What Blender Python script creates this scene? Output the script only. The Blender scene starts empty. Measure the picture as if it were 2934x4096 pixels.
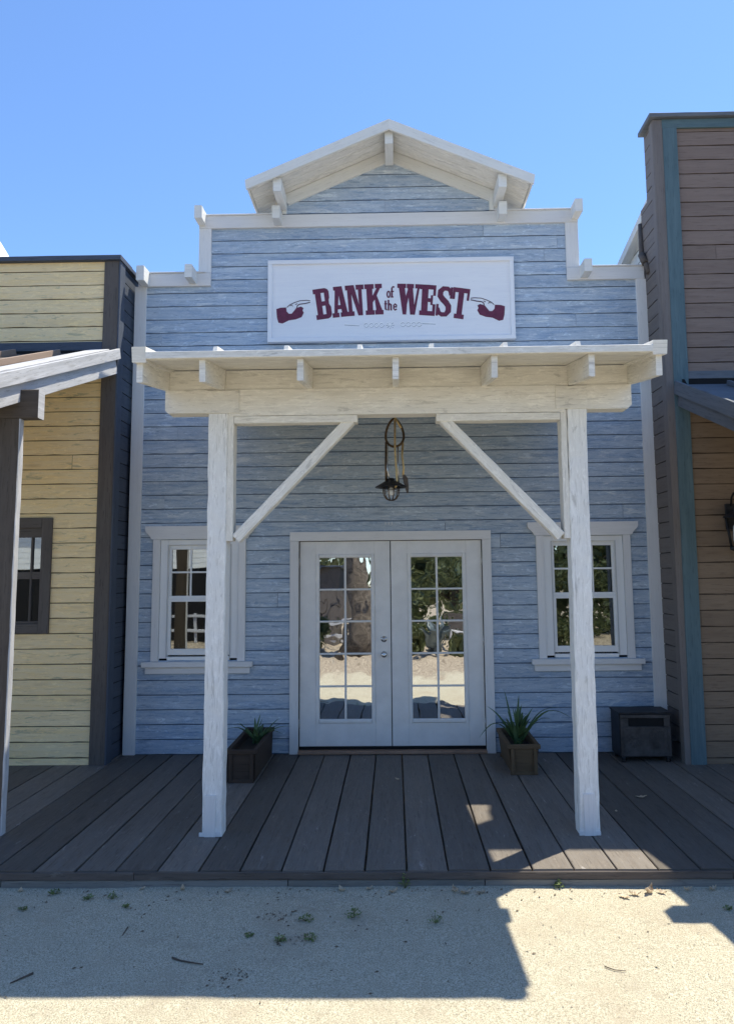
import bpy, bmesh, math, random
from mathutils import Vector, Matrix, noise
random.seed(7)
SC = bpy.context.scene
COL = SC.collection
R = random.uniform

# ------------------------------------------------------------------ materials
def new_mat(name):
    m = bpy.data.materials.new(name); m.use_nodes = True
    nt = m.node_tree; nt.nodes.clear()
    out = nt.nodes.new('ShaderNodeOutputMaterial')
    b = nt.nodes.new('ShaderNodeBsdfPrincipled')
    nt.links.new(b.outputs[0], out.inputs[0])
    return m, nt, b, out

def N(nt, kind, **kw):
    n = nt.nodes.new('ShaderNode' + kind)
    for k, v in kw.items():
        if k.startswith('i_'):
            key = k[2:]
            n.inputs[int(key) if key.isdigit() else key.replace('_', ' ')].default_value = v
        else: setattr(n, k, v)
    return n

def L(nt, a, b): nt.links.new(a, b)

def ramp(nt, fac, p0, p1, c0=(0, 0, 0, 1), c1=(1, 1, 1, 1)):
    r = nt.nodes.new('ShaderNodeValToRGB')
    r.color_ramp.elements[0].position = p0; r.color_ramp.elements[1].position = p1
    r.color_ramp.elements[0].color = c0; r.color_ramp.elements[1].color = c1
    L(nt, fac, r.inputs[0]); return r.outputs[0]

def mix(nt, fac, a, b, mode='MIX'):
    n = nt.nodes.new('ShaderNodeMix'); n.data_type = 'RGBA'; n.blend_type = mode
    for s, v in ((n.inputs[0], fac), (n.inputs[6], a), (n.inputs[7], b)):
        if isinstance(v, (int, float)): s.default_value = v
        elif isinstance(v, tuple): s.default_value = (v[0], v[1], v[2], 1)
        else: L(nt, v, s)
    return n.outputs[2]

def uvnoise(nt, uv, sx, sy, detail=4, rough=.6, w=0.0, dist=0.0):
    mp = N(nt, 'Mapping'); mp.inputs['Scale'].default_value = (sx, sy, 1)
    mp.inputs['Location'].default_value = (w, w * 1.7, w)
    L(nt, uv, mp.inputs[0])
    n = N(nt, 'TexNoise'); n.inputs['Scale'].default_value = 1
    n.inputs['Detail'].default_value = detail; n.inputs['Roughness'].default_value = rough
    n.inputs['Distortion'].default_value = dist
    L(nt, mp.outputs[0], n.inputs['Vector']); return n.outputs['Fac']

def wood(name, base, light, dark, streak=.6, grain=.5, worn=None, wear_amt=0.0, tone=.12,
         rough=.75, knots=.5, bump=.25, groove=(.02, .022, .03), blotch=.3, mottle=0.0, mot2=None, crack=0.0):
    """painted or bare board: grain runs along U (metres), V is across the board"""
    m, nt, b, out = new_mat(name)
    uv = N(nt, 'UVMap'); uv.uv_map = 'UVMap'; uv = uv.outputs[0]
    s1 = uvnoise(nt, uv, 1.6, 26, 6, .68, 1.3, .5)
    s2 = uvnoise(nt, uv, 6, 85, 4, .65, 5.1, .3)
    s3 = uvnoise(nt, uv, 2.2, 5, 5, .62, 9.7, .3)
    c = mix(nt, ramp(nt, s1, .36, .66), base, light)
    c = mix(nt, streak, base, c)
    c = mix(nt, mult(nt, ramp(nt, s3, .38, .68), blotch), c, light)
    if mottle:
        s4 = uvnoise(nt, uv, 7, 24, 8, .78, 12.9, 1.2); s5 = uvnoise(nt, uv, 2.6, 9, 5, .7, 31.0, .8)
        c = mix(nt, mult(nt, ramp(nt, s4, .47, .60), mottle), c, mot2 or light)
        c = mix(nt, mult(nt, ramp(nt, s5, .56, .40), mottle * .35), c, base)
        c = mix(nt, mult(nt, ramp(nt, s4, .44, .34), mottle * .7), c, dark)
    c = mix(nt, mult(nt, ramp(nt, s2, .60, .42), grain), c, dark)
    if crack:
        s6 = uvnoise(nt, uv, .9, 48, 5, .6, 77.0, .4); s7 = uvnoise(nt, uv, 1.1, 6, 3, .5, 51.0)
        c = mix(nt, mult(nt, mult(nt, ramp(nt, s6, .645, .68), ramp(nt, s7, .44, .56)), crack), c, tuple(v * .45 for v in dark))
    # knots
    mp = N(nt, 'Mapping'); mp.inputs['Scale'].default_value = (1.5, 6.5, 1); L(nt, uv, mp.inputs[0])
    vo = N(nt, 'TexVoronoi'); vo.inputs['Scale'].default_value = 1; L(nt, mp.outputs[0], vo.inputs['Vector'])
    kn = ramp(nt, vo.outputs['Distance'], .05, .16, (1, 1, 1, 1), (0, 0, 0, 1))
    c = mix(nt, mult(nt, kn, knots), c, dark)
    if worn:
        wn = uvnoise(nt, uv, 3.5, 17, 7, .72, 3.3, .6)
        c = mix(nt, mult(nt, ramp(nt, wn, .60 - wear_amt, .66 - wear_amt * .6), .75), c, worn)
    at = N(nt, 'Attribute'); at.attribute_name = 'tone'
    tn = N(nt, 'MapRange'); tn.inputs['From Min'].default_value = 0; tn.inputs['From Max'].default_value = 1
    tn.inputs['To Min'].default_value = 1 - tone; tn.inputs['To Max'].default_value = 1 + tone
    L(nt, at.outputs['Fac'], tn.inputs[0])
    hs = N(nt, 'HueSaturation'); L(nt, tn.outputs[0], hs.inputs['Value']); L(nt, c, hs.inputs['Color'])
    g = N(nt, 'Attribute'); g.attribute_name = 'groove'
    c = mix(nt, g.outputs['Fac'], hs.outputs[0], groove)
    L(nt, c, b.inputs['Base Color'])
    rr = N(nt, 'MapRange'); rr.inputs['To Min'].default_value = rough - .12; rr.inputs['To Max'].default_value = rough + .12
    L(nt, s1, rr.inputs[0]); L(nt, rr.outputs[0], b.inputs['Roughness'])
    b.inputs['Specular IOR Level'].default_value = .3
    bp = N(nt, 'Bump'); bp.inputs['Strength'].default_value = bump; bp.inputs['Distance'].default_value = .004
    add = N(nt, 'Math', operation='ADD'); L(nt, s2, add.inputs[0]); L(nt, s1, add.inputs[1])
    L(nt, add.outputs[0], bp.inputs['Height']); L(nt, bp.outputs[0], b.inputs['Normal'])
    return m

def mult(nt, a, k):
    n = N(nt, 'Math', operation='MULTIPLY'); L(nt, a, n.inputs[0])
    if isinstance(k, (int, float)): n.inputs[1].default_value = k
    else: L(nt, k, n.inputs[1])
    return n.outputs[0]

def plain(name, col, rough=.6, metal=0.0, var=.12, scale=8.0, bump=.1, spec=.4, col2=None):
    m, nt, b, out = new_mat(name)
    tc = N(nt, 'TexCoord'); n = N(nt, 'TexNoise'); n.inputs['Scale'].default_value = scale
    n.inputs['Detail'].default_value = 6; n.inputs['Roughness'].default_value = .65
    L(nt, tc.outputs['Object'], n.inputs['Vector'])
    c2 = col2 or tuple(min(1, c * (1 + var * 2)) for c in col)
    c1 = tuple(c * (1 - var) for c in col)
    L(nt, mix(nt, ramp(nt, n.outputs['Fac'], .3, .7), c1, c2), b.inputs['Base Color'])
    b.inputs['Roughness'].default_value = rough; b.inputs['Metallic'].default_value = metal
    b.inputs['Specular IOR Level'].default_value = spec
    bp = N(nt, 'Bump'); bp.inputs['Strength'].default_value = bump; bp.inputs['Distance'].default_value = .003
    L(nt, n.outputs['Fac'], bp.inputs['Height']); L(nt, bp.outputs[0], b.inputs['Normal'])
    return m

def glass(name, refl, wav=.4, wscale=2.2, tint=(.82, .84, .86)):
    m, nt, b, out = new_mat(name); nt.nodes.remove(b)
    g = N(nt, 'BsdfGlossy'); g.inputs['Roughness'].default_value = .012
    g.inputs['Color'].default_value = (*tint, 1)
    t = N(nt, 'BsdfTransparent'); t.inputs['Color'].default_value = (.55, .58, .58, 1)
    mx = N(nt, 'MixShader'); mx.inputs[0].default_value = refl
    L(nt, t.outputs[0], mx.inputs[1]); L(nt, g.outputs[0], mx.inputs[2]); L(nt, mx.outputs[0], out.inputs[0])
    tc = N(nt, 'TexCoord'); n = N(nt, 'TexNoise'); n.inputs['Scale'].default_value = wscale
    n.inputs['Detail'].default_value = 1.5; L(nt, tc.outputs['Object'], n.inputs['Vector'])
    bp = N(nt, 'Bump'); bp.inputs['Strength'].default_value = wav; bp.inputs['Distance'].default_value = .02
    L(nt, n.outputs['Fac'], bp.inputs['Height']); L(nt, bp.outputs[0], g.inputs['Normal'])
    return m

M = {}
M['blue'] = wood('blue_siding_paint', (.275, .385, .545), (.72, .785, .815), (.15, .215, .32), streak=.85, grain=.6, mottle=.55, mot2=(.74, .80, .83),
                 worn=(.62, .66, .68), wear_amt=.02, tone=.06, knots=.45, groove=(.10, .145, .225), bump=.35)
M['white'] = wood('whitewashed_timber', (.82, .79, .72), (.91, .885, .82), (.46, .44, .40), streak=.75, grain=.42, mottle=.28, mot2=(.66, .63, .57),
                  worn=(.50, .48, .44), wear_amt=.02, tone=.04, knots=.30, bump=.5, crack=.4)
M['post'] = wood('whitewashed_post_timber', (.84, .835, .81), (.93, .925, .90), (.46, .45, .43), streak=.7, grain=.45, mottle=.25, mot2=(.70, .69, .66),
                 worn=(.50, .49, .47), wear_amt=.02, tone=.03, knots=.4, bump=.6, crack=.75)
M['lilac'] = wood('pale_trim_paint', (.70, .69, .68), (.79, .78, .77), (.49, .48, .49), streak=.5, grain=.22,
                  tone=.04, knots=.12, bump=.2)
M['gable'] = wood('gable_trim_paint', (.70, .70, .67), (.80, .80, .77), (.46, .46, .44), streak=.6, grain=.3,
                  tone=.05, knots=.15, bump=.3)
M['door'] = plain('door_paint', (.76, .745, .72), .42, 0, .05, 5, .08)
M['vinyl'] = plain('white_vinyl', (.78, .78, .77), .35, 0, .02, 5, .02)
M['vinyl_shade'] = plain('shaded_vinyl_channel', (.50, .50, .50), .45, 0, .02, 5, .02)  # darker copy of the white vinyl, shade of the sash channel put into colour
M['sign'] = wood('sign_panel_paint', (.76, .77, .81), (.85, .86, .87), (.64, .66, .72), streak=.5, grain=.25, tone=.02, knots=0, bump=.15)
M['maroon'] = plain('maroon_lettering_paint', (.12, .022, .052), .6, 0, .15, 25, .1)
M['ink'] = plain('dark_lettering_paint', (.06, .03, .05), .6)
M['outline'] = plain('grey_outline_paint', (.34, .37, .43), .6)
M['flourish'] = plain('pale_flourish_paint', (.93, .94, .94), .5)
M['yellow'] = wood('yellow_siding_paint', (.93, .695, .335), (.95, .80, .52), (.58, .42, .24), streak=.6, grain=.42, mottle=.35, mot2=(.90, .76, .52),
                   worn=(.42, .38, .25), wear_amt=.01, tone=.035, knots=.5, groove=(.12, .10, .06), bump=.3)
M['umber'] = wood('dark_brown_trim_paint', (.092, .078, .070), (.14, .122, .11), (.042, .036, .034), streak=.6, grain=.5, tone=.08, knots=.4, bump=.4)
M['navy'] = wood('dark_slate_siding', (.055, .068, .095), (.085, .10, .13), (.02, .025, .035), streak=.6, grain=.4, tone=.12, knots=.3, groove=(.012, .014, .02))
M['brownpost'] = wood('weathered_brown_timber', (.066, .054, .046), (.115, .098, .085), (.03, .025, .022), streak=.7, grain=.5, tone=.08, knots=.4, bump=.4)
M['whitish'] = wood('pale_grey_timber', (.42, .42, .43), (.62, .62, .64), (.22, .215, .21), streak=.8, grain=.5, tone=.05, knots=.5, bump=.4)
M['cedar'] = wood('pinkish_bare_plank', (.32, .235, .185), (.42, .32, .26), (.20, .14, .11), streak=.6, grain=.4)
M['mauve'] = wood('mauve_brown_siding', (.19, .138, .115), (.245, .19, .16), (.11, .08, .068), streak=.7, grain=.4, tone=.07, knots=.25, groove=(.03, .02, .02), bump=.25)
M['mauvegrey'] = wood('grey_mauve_siding', (.155, .135, .128), (.205, .185, .175), (.09, .08, .076), streak=.7, grain=.4, tone=.06, knots=.25, groove=(.04, .036, .04))
M['tan'] = wood('tan_brown_siding', (.19, .135, .093), (.255, .19, .135), (.10, .07, .05), streak=.7, grain=.45, tone=.08, knots=.3, groove=(.035, .022, .015), bump=.25)
M['teal'] = wood('teal_trim_paint', (.075, .125, .145), (.125, .19, .215), (.04, .065, .078), streak=.7, grain=.4, tone=.05, knots=.2)
M['slate'] = wood('slate_grey_timber', (.105, .12, .14), (.17, .185, .21), (.05, .058, .068), streak=.7, grain=.4, tone=.06)
M['deck'] = wood('boardwalk_planks', (.140, .119, .100), (.235, .210, .182), (.066, .056, .048), streak=.6, grain=.45, mottle=.35, mot2=(.21, .20, .19),
                 worn=(.30, .28, .26), wear_amt=-.03, tone=.30, knots=.35, bump=.35, groove=(.008, .008, .008), rough=.7)
M['deckface'] = wood('boardwalk_fascia', (.085, .070, .062), (.14, .118, .104), (.04, .034, .030), streak=.7, grain=.5, tone=.1,
                     worn=(.16, .145, .13), wear_amt=-.02, bump=.5)
M['deckface2'] = wood('grey_kick_board', (.15, .15, .14), (.24, .235, .22), (.08, .08, .075), streak=.7, grain=.5, tone=.1)
M['planterdark'] = wood('dark_planter_wood', (.045, .03, .022), (.075, .052, .038), (.02, .014, .01), streak=.7, grain=.5)
M['planter'] = wood('brown_planter_wood', (.095, .064, .036), (.15, .102, .058), (.045, .029, .018), streak=.7, grain=.5, knots=.7)
M['soil'] = plain('potting_soil', (.025, .02, .015), .95, 0, .4, 60, .8)
M['iron'] = plain('dark_cast_iron', (.026, .027, .031), .5, .5, .3, 18, .3)
M['iron2'] = plain('worn_iron_face', (.055, .053, .055), .5, .4, .35, 12, .35)
M['black'] = plain('black_void_shade', (.006, .006, .007), .9)  # flat black standing in for the darkness of gaps and openings
M['brass'] = plain('aged_brass', (.62, .45, .22), .4, .8, .25, 30, .2)
M['bronze'] = plain('dark_bronze', (.10, .07, .045), .4, .8, .4, 30, .2)
M['steel'] = plain('brushed_nickel', (.62, .61, .60), .25, 1.0, .08, 20, .05)
M['bulb'] = plain('frosted_bulb', (.85, .85, .82), .15)
M['rubber'] = plain('threshold_wood', (.30, .19, .13), .6)
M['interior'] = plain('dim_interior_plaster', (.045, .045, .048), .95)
M['tank'] = plain('white_tank_paint', (.85, .85, .83), .45, 0, .03, 2, .05)
M['glass'] = glass('mirrored_door_glass', .80, .09, 4.5)
M['winglass'] = glass('window_glass', .42, .10, 1.5, (.7, .74, .74))
M['curtain'] = plain('lace_curtain', (.35, .33, .30), .9)
M['corrug'] = plain('weathered_roof_sheet', (.45, .44, .42), .6)

def leafmat(name, c1, c2, sc=3.0, trans=.25):
    m, nt, b, out = new_mat(name)
    tc = N(nt, 'TexCoord'); n = N(nt, 'TexNoise'); n.inputs['Scale'].default_value = sc; n.inputs['Detail'].default_value = 3
    L(nt, tc.outputs['Object'], n.inputs['Vector'])
    g = N(nt, 'Attribute'); g.attribute_name = 'tone'
    c = mix(nt, ramp(nt, n.outputs['Fac'], .35, .65), c1, c2)
    c = mix(nt, mult(nt, g.outputs['Fac'], .6), c, c2)
    L(nt, c, b.inputs['Base Color']); b.inputs['Roughness'].default_value = .5
    t = N(nt, 'BsdfTranslucent'); L(nt, c, t.inputs[0])
    mx = N(nt, 'MixShader'); mx.inputs[0].default_value = trans
    L(nt, b.outputs[0], mx.inputs[1]); L(nt, t.outputs[0], mx.inputs[2]); L(nt, mx.outputs[0], out.inputs[0])
    return m
M['aloe'] = leafmat('spiky_leaf_green', (.035, .085, .035), (.09, .16, .06), 9, .15)
M['weed'] = leafmat('weed_green', (.10, .15, .04), (.21, .26, .09), 20, .3)
M['deadleaf'] = leafmat('dry_leaf_brown', (.36, .25, .15), (.66, .54, .38), 30, .2)
M['foliage'] = leafmat('tree_foliage', (.07, .10, .045), (.17, .19, .09), 1.2, .3)
M['agave'] = leafmat('blue_agave_leaf', (.07, .095, .105), (.16, .20, .21), 4, .1)
M['bark'] = plain('rough_tree_bark', (.06, .047, .038), .9, 0, .4, 11, 1.0, .2, (.19, .16, .13))
M['twig'] = plain('dry_twig_bark', (.09, .07, .055), .9)

def ground_mat():
    m, nt, b, out = new_mat('decomposed_granite')
    tc = N(nt, 'TexCoord'); P = tc.outputs['Object']
    def nz(s, d=4, r=.6):
        n = N(nt, 'TexNoise'); n.inputs['Scale'].default_value = s; n.inputs['Detail'].default_value = d
        n.inputs['Roughness'].default_value = r; L(nt, P, n.inputs['Vector']); return n.outputs['Fac']
    fine = nz(150, 3, .8); mid = nz(60, 4, .75); big = nz(1.3, 6, .6); patch = nz(5, 5, .7)
    c = mix(nt, ramp(nt, fine, .38, .60), (.26, .235, .17), (.64, .59, .45))
    c = mix(nt, mult(nt, ramp(nt, mid, .52, .66), .55), c, (.72, .67, .55))
    c = mix(nt, mult(nt, ramp(nt, big, .45, .72), .35), c, (.45, .40, .30))
    c = mix(nt, mult(nt, ramp(nt, patch, .54, .72), .55), c, (.36, .31, .235))
    c = mix(nt, mult(nt, ramp(nt, nz(2.6, 6, .7), .50, .70), .40), c, (.40, .33, .24))
    c = mix(nt, mult(nt, ramp(nt, nz(22, 4, .7), .60, .72), .40), c, (.30, .26, .20))
    vo = N(nt, 'TexVoronoi'); vo.inputs['Scale'].default_value = 70; L(nt, P, vo.inputs['Vector'])
    sp = ramp(nt, vo.outputs['Distance'], .10, .22, (1, 1, 1, 1), (0, 0, 0, 1))
    c = mix(nt, mult(nt, sp, .55), c, (.16, .13, .10))
    # old straw and mulch further out in front of the buildings
    sx = N(nt, 'SeparateXYZ'); L(nt, P, sx.inputs[0])
    wob = N(nt, 'Math', operation='MULTIPLY_ADD'); wob.inputs[1].default_value = 1.2; L(nt, big, wob.inputs[0]); L(nt, sx.outputs['Y'], wob.inputs[2])
    far = N(nt, 'MapRange'); far.inputs['From Min'].default_value = -5.9; far.inputs['From Max'].default_value = -6.5
    L(nt, wob.outputs[0], far.inputs[0])
    mul = mix(nt, ramp(nt, nz(14, 6, .75), .4, .6), (.16, .125, .09), (.52, .44, .33))
    c = mix(nt, far.outputs[0], c, mul)
    L(nt, c, b.inputs['Base Color']); b.inputs['Roughness'].default_value = .95
    b.inputs['Specular IOR Level'].default_value = .15
    bp = N(nt, 'Bump'); bp.inputs['Strength'].default_value = .75; bp.inputs['Distance'].default_value = .006
    a = N(nt, 'Math', operation='ADD'); L(nt, fine, a.inputs[0]); L(nt, mid, a.inputs[1])
    L(nt, a.outputs[0], bp.inputs['Height']); L(nt, bp.outputs[0], b.inputs['Normal'])
    return m
M['ground'] = ground_mat()

# ------------------------------------------------------------------ mesh builder
class MB:
    def __init__(s):
        s.bm = bmesh.new(); s.uv = s.bm.loops.layers.uv.new('UVMap')
        s.tone = s.bm.faces.layers.float.new('tone'); s.gr = s.bm.faces.layers.float.new('groove')
        s.t = .5
    def face(s, vs, uvs=None, tone=None, groove=0.0, mi=0, smooth=False):
        try: f = s.bm.faces.new(vs)
        except ValueError: return None
        f[s.tone] = s.t if tone is None else tone; f[s.gr] = groove; f.material_index = mi; f.smooth = smooth
        if uvs:
            for lp, u in zip(f.loops, uvs): lp[s.uv].uv = u
        return f
    def beam(s, p0, p1, w, h, up=(0, 0, 1), ch=.004, seg=None, jit=0.0, tone=None, mats=None, cut0=0.0, cut1=0.0):
        """rectangular timber with chamfered edges from p0 to p1 (centre line); w across, h along up;
        cut0/cut1 slant the ends: metres the top reaches further than the bottom"""
        p0, p1 = Vector(p0), Vector(p1); d = p1 - p0; ln = d.length; d.normalize()
        up = Vector(up); up = (up - d * up.dot(d)).normalized(); sd = d.cross(up)
        ch = min(ch, w * .3, h * .3)
        a, b = w / 2, h / 2
        cs = [(-a + ch, -b), (a - ch, -b), (a, -b + ch), (a, b - ch), (a - ch, b), (-a + ch, b), (-a, b - ch), (-a, -b + ch)]
        per = [0]
        for i in range(8):
            q, r = cs[i], cs[(i + 1) % 8]; per.append(per[-1] + math.hypot(q[0] - r[0], q[1] - r[1]))
        if seg is None: seg = max(1, int(ln / .18)) if jit else 1
        u0, v0 = R(0, 40), R(0, 40); t = R(0, 1) if tone is None else tone
        rings = []
        for k in range(seg + 1):
            f = k / seg; ring = []
            for (x, y) in cs:
                jx = R(-jit, jit) if 0 <= k <= seg else 0; jy = R(-jit, jit)
                e = 0
                if k == 0: e = -cut0 * (y / h)
                if k == seg: e = cut1 * (y / h)
                ring.append(s.bm.verts.new(p0 + d * (ln * f + e) + sd * (x + jx) + up * (y + jy)))
            rings.append(ring)
        def mi_of(i):
            if not mats: return 0
            q, r = cs[i], cs[(i + 1) % 8]; nx, ny = (r[1] - q[1]), -(r[0] - q[0])
            n = sd * nx + up * ny; n.normalize(); return mats(n)
        for k in range(seg):
            ua, ub = u0 + ln * k / seg, u0 + ln * (k + 1) / seg
            for i in range(8):
                j = (i + 1) % 8
                s.face([rings[k][i], rings[k][j], rings[k + 1][j], rings[k + 1][i]],
                       [(ua, v0 + per[i]), (ua, v0 + per[i + 1]), (ub, v0 + per[i + 1]), (ub, v0 + per[i])], t, mi=mi_of(i))
        e0 = [(u0 + x * .3, v0 + y) for x, y in cs]
        s.face(list(reversed(rings[0])), list(reversed(e0)), t, mi=mats(-d) if mats else 0)
        s.face(rings[-1], e0, t, mi=mats(d) if mats else 0)
        return s
    def box(s, x0, x1, y0, y1, z0, z1, axis=None, **kw):
        dx, dy, dz = x1 - x0, y1 - y0, z1 - z0; cx, cy, cz = (x0 + x1) / 2, (y0 + y1) / 2, (z0 + z1) / 2
        if axis is None: axis = 'xyz'[[dx, dy, dz].index(max(dx, dy, dz))]
        if axis == 'x': return s.beam((x0, cy, cz), (x1, cy, cz), dy, dz, (0, 0, 1), **kw)
        if axis == 'y': return s.beam((cx, y0, cz), (cx, y1, cz), dx, dz, (0, 0, 1), **kw)
        return s.beam((cx, cy, z0), (cx, cy, z1), dx, dy, (0, 1, 0), **kw)
    def prism(s, pts, vec, tone=None, mi=0, uvax=None):
        """polygon pts (3D, planar) pushed along vec"""
        pts = [Vector(p) for p in pts]; vec = Vector(vec); t = R(0, 1) if tone is None else tone
        u0, v0 = R(0, 40), R(0, 40)
        ua = Vector(uvax) if uvax else Vector((1, 0, 0)); nrm = vec.normalized(); va = nrm.cross(ua)
        A = [s.bm.verts.new(p) for p in pts]; B = [s.bm.verts.new(p + vec) for p in pts]
        uvf = lambda p: (u0 + p.dot(ua), v0 + p.dot(va))
        s.face(A, [uvf(v.co) for v in A], t, mi=mi); s.face(list(reversed(B)), [uvf(v.co) for v in reversed(B)], t, mi=mi)
        n = len(pts); acc = 0
        for i in range(n):
            j = (i + 1) % n; e = (pts[j] - pts[i]).length
            s.face([A[i], B[i], B[j], A[j]], [(u0 + acc, v0), (u0 + acc, v0 + vec.length), (u0 + acc + e, v0 + vec.length), (u0 + acc + e, v0)], t, mi=mi)
            acc += e
        return s
    def lathe(s, prof, c, n=24, ax='z', smooth=True, mi=0):
        c = Vector(c); rings = []
        for (r, h) in prof:
            ring = []
            for k in range(n):
                a = 2 * math.pi * k / n
                if ax == 'z': v = Vector((r * math.cos(a), r * math.sin(a), h))
                elif ax == 'y': v = Vector((r * math.cos(a), h, r * math.sin(a)))
                else: v = Vector((h, r * math.cos(a), r * math.sin(a)))
                ring.append(s.bm.verts.new(c + v))
            rings.append(ring)
        for i in range(len(rings) - 1):
            for k in range(n):
                j = (k + 1) % n
                s.face([rings[i][k], rings[i][j], rings[i + 1][j], rings[i + 1][k]], [(k / n, i), (k / n + .05, i), (k / n + .05, i + 1), (k / n, i + 1)], smooth=smooth, mi=mi)
        s.face(list(reversed(rings[0])), mi=mi); s.face(rings[-1], mi=mi)
        return s
    def tube(s, pts, r, n=8, smooth=True):
        pts = [Vector(p) for p in pts]; rings = []; nrm = None
        for i, p in enumerate(pts):
            d = (pts[min(i + 1, len(pts) - 1)] - pts[max(i - 1, 0)]).normalized()
            if nrm is None:
                nrm = d.orthogonal().normalized()
            nrm = (nrm - d * nrm.dot(d)).normalized(); bn = d.cross(nrm)
            rr = r(i / (len(pts) - 1)) if callable(r) else r
            rings.append([s.bm.verts.new(p + nrm * rr * math.cos(2 * math.pi * k / n) + bn * rr * math.sin(2 * math.pi * k / n)) for k in range(n)])
        acc = 0
        for i in range(len(rings) - 1):
            e = (pts[i + 1] - pts[i]).length
            for k in range(n):
                j = (k + 1) % n
                s.face([rings[i][k], rings[i][j], rings[i + 1][j], rings[i + 1][k]], [(acc, k * .02), (acc, k * .02 + .02), (acc + e, k * .02 + .02), (acc + e, k * .02)], smooth=smooth)
            acc += e
        s.face(list(reversed(rings[0]))); s.face(rings[-1]); return s
    def build(s, name, mat, parent=None, fix=True):
        if fix: bmesh.ops.recalc_face_normals(s.bm, faces=s.bm.faces)
        me = bpy.data.meshes.new(name)
        org = Vector((0, 0, 0)); q = parent
        while q is not None: org += q.location; q = q.parent
        bmesh.ops.translate(s.bm, verts=s.bm.verts, vec=-org)
        s.bm.to_mesh(me); s.bm.free()
        for m_ in (mat if isinstance(mat, (list, tuple)) else [mat]): me.materials.append(m_)
        o = bpy.data.objects.new(name, me); COL.objects.link(o)
        if parent is not None: o.parent = parent
        return o

def tag(o, label=None, cat=None, group=None, kind=None):
    if label: o['label'] = label
    if cat: o['category'] = cat
    if group: o['group'] = group
    if kind: o['kind'] = kind
    return o

def thing(name, loc, label, cat, group=None):
    o = bpy.data.objects.new(name, None); COL.objects.link(o); o.location = loc; o.empty_display_size = .2
    bpy.context.view_layer.update()
    return tag(o, label, cat, group)

def siding(mb, zlo, zhi, phase, expo, breaks, spans, face, gdepth=.010, gh=.0075, joint=5.5, mi=0, jitter=.0022):
    """horizontal shiplap. spans(z)->list of (x0,x1); face(x, z, depth)->world point; each board its own uv and tone"""
    k = math.floor((zlo - phase) / expo)
    while phase + k * expo < zhi:
        b0, b1 = phase + k * expo, phase + (k + 1) * expo; k += 1
        cuts = sorted({max(b0, zlo), min(b1, zhi)} | {b for b in breaks if max(b0, zlo) < b < min(b1, zhi)})
        js = []; x = R(-16, -16 + joint)
        while x < 14: js.append(x); x += R(.8, 1.5) * joint
        tones = [R(0, 1) for _ in js] + [R(0, 1)]
        offs = [(R(0, 60), R(0, 60)) for _ in range(len(js) + 1)]
        for a, b in zip(cuts[:-1], cuts[1:]):
            if b - a < .003: continue
            S0, S1 = spans(a + 1e-4), spans(b - 1e-4)
            for (l0, r0), (l1, r1) in zip(S0, S1):
                L_, R_ = min(l0, l1), max(r0, r1)
                xs = [L_] + [j for j in js if L_ + .06 < j < R_ - .06] + [R_]
                for q in range(len(xs) - 1):
                    xa, xb = xs[q], xs[q + 1]; idx = sum(1 for j in js if j <= xa + 1e-6)
                    gap = .0018
                    xa2 = xa + (gap if q > 0 else 0); xb2 = xb - (gap if q < len(xs) - 2 else 0)
                    n = max(1, int((xb2 - xa2) / .11)); ou, ov = offs[idx]; t = tones[idx]
                    real = abs(a - b0) < 1e-6
                    cols = []
                    for i in range(n + 1):
                        xx = xa2 + (xb2 - xa2) * i / n
                        def cl(z, l0=l0, l1=l1, r0=r0, r1=r1):
                            f = (z - a) / (b - a); return min(max(xx, l0 + (l1 - l0) * f), r0 + (r1 - r0) * f)
                        g = gh + R(-.0035, .003) if real else 0
                        prof = []
                        if real:
                            prof = [(a, gdepth), (a + g, gdepth), (a + g + .0015 + R(0, jitter), 0)]
                        else: prof = [(a, 0)]
                        prof.append((b, -.0 + (.001 if abs(b - b1) < 1e-6 else 0)))
                        cols.append([(mb.bm.verts.new(face(cl(z), z, d)), cl(z), z) for z, d in prof])
                    for i in range(n):
                        A, B = cols[i], cols[i + 1]
                        for p in range(len(A) - 1):
                            gr = 1.0 if (real and p == 0) else (.55 if (real and p == 1) else 0.0)
                            mb.face([A[p][0], B[p][0], B[p + 1][0], A[p + 1][0]],
                                    [(v[1] + ou, v[2] + ov) for v in (A[p], B[p], B[p + 1], A[p + 1])], t, gr, mi)

def holes(intervals, hs, z):
    """cut rectangular holes (x0,x1,z0,z1) out of intervals at height z"""
    out = list(intervals)
    for (hx0, hx1, hz0, hz1) in hs:
        if hz0 <= z <= hz1:
            nx = []
            for (a, b) in out:
                if hx1 <= a or hx0 >= b: nx.append((a, b)); continue
                if hx0 > a: nx.append((a, hx0))
                if hx1 < b: nx.append((hx1, b))
            out = nx
    return out

J = .0016   # hand-sawn unevenness of the timber

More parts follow.
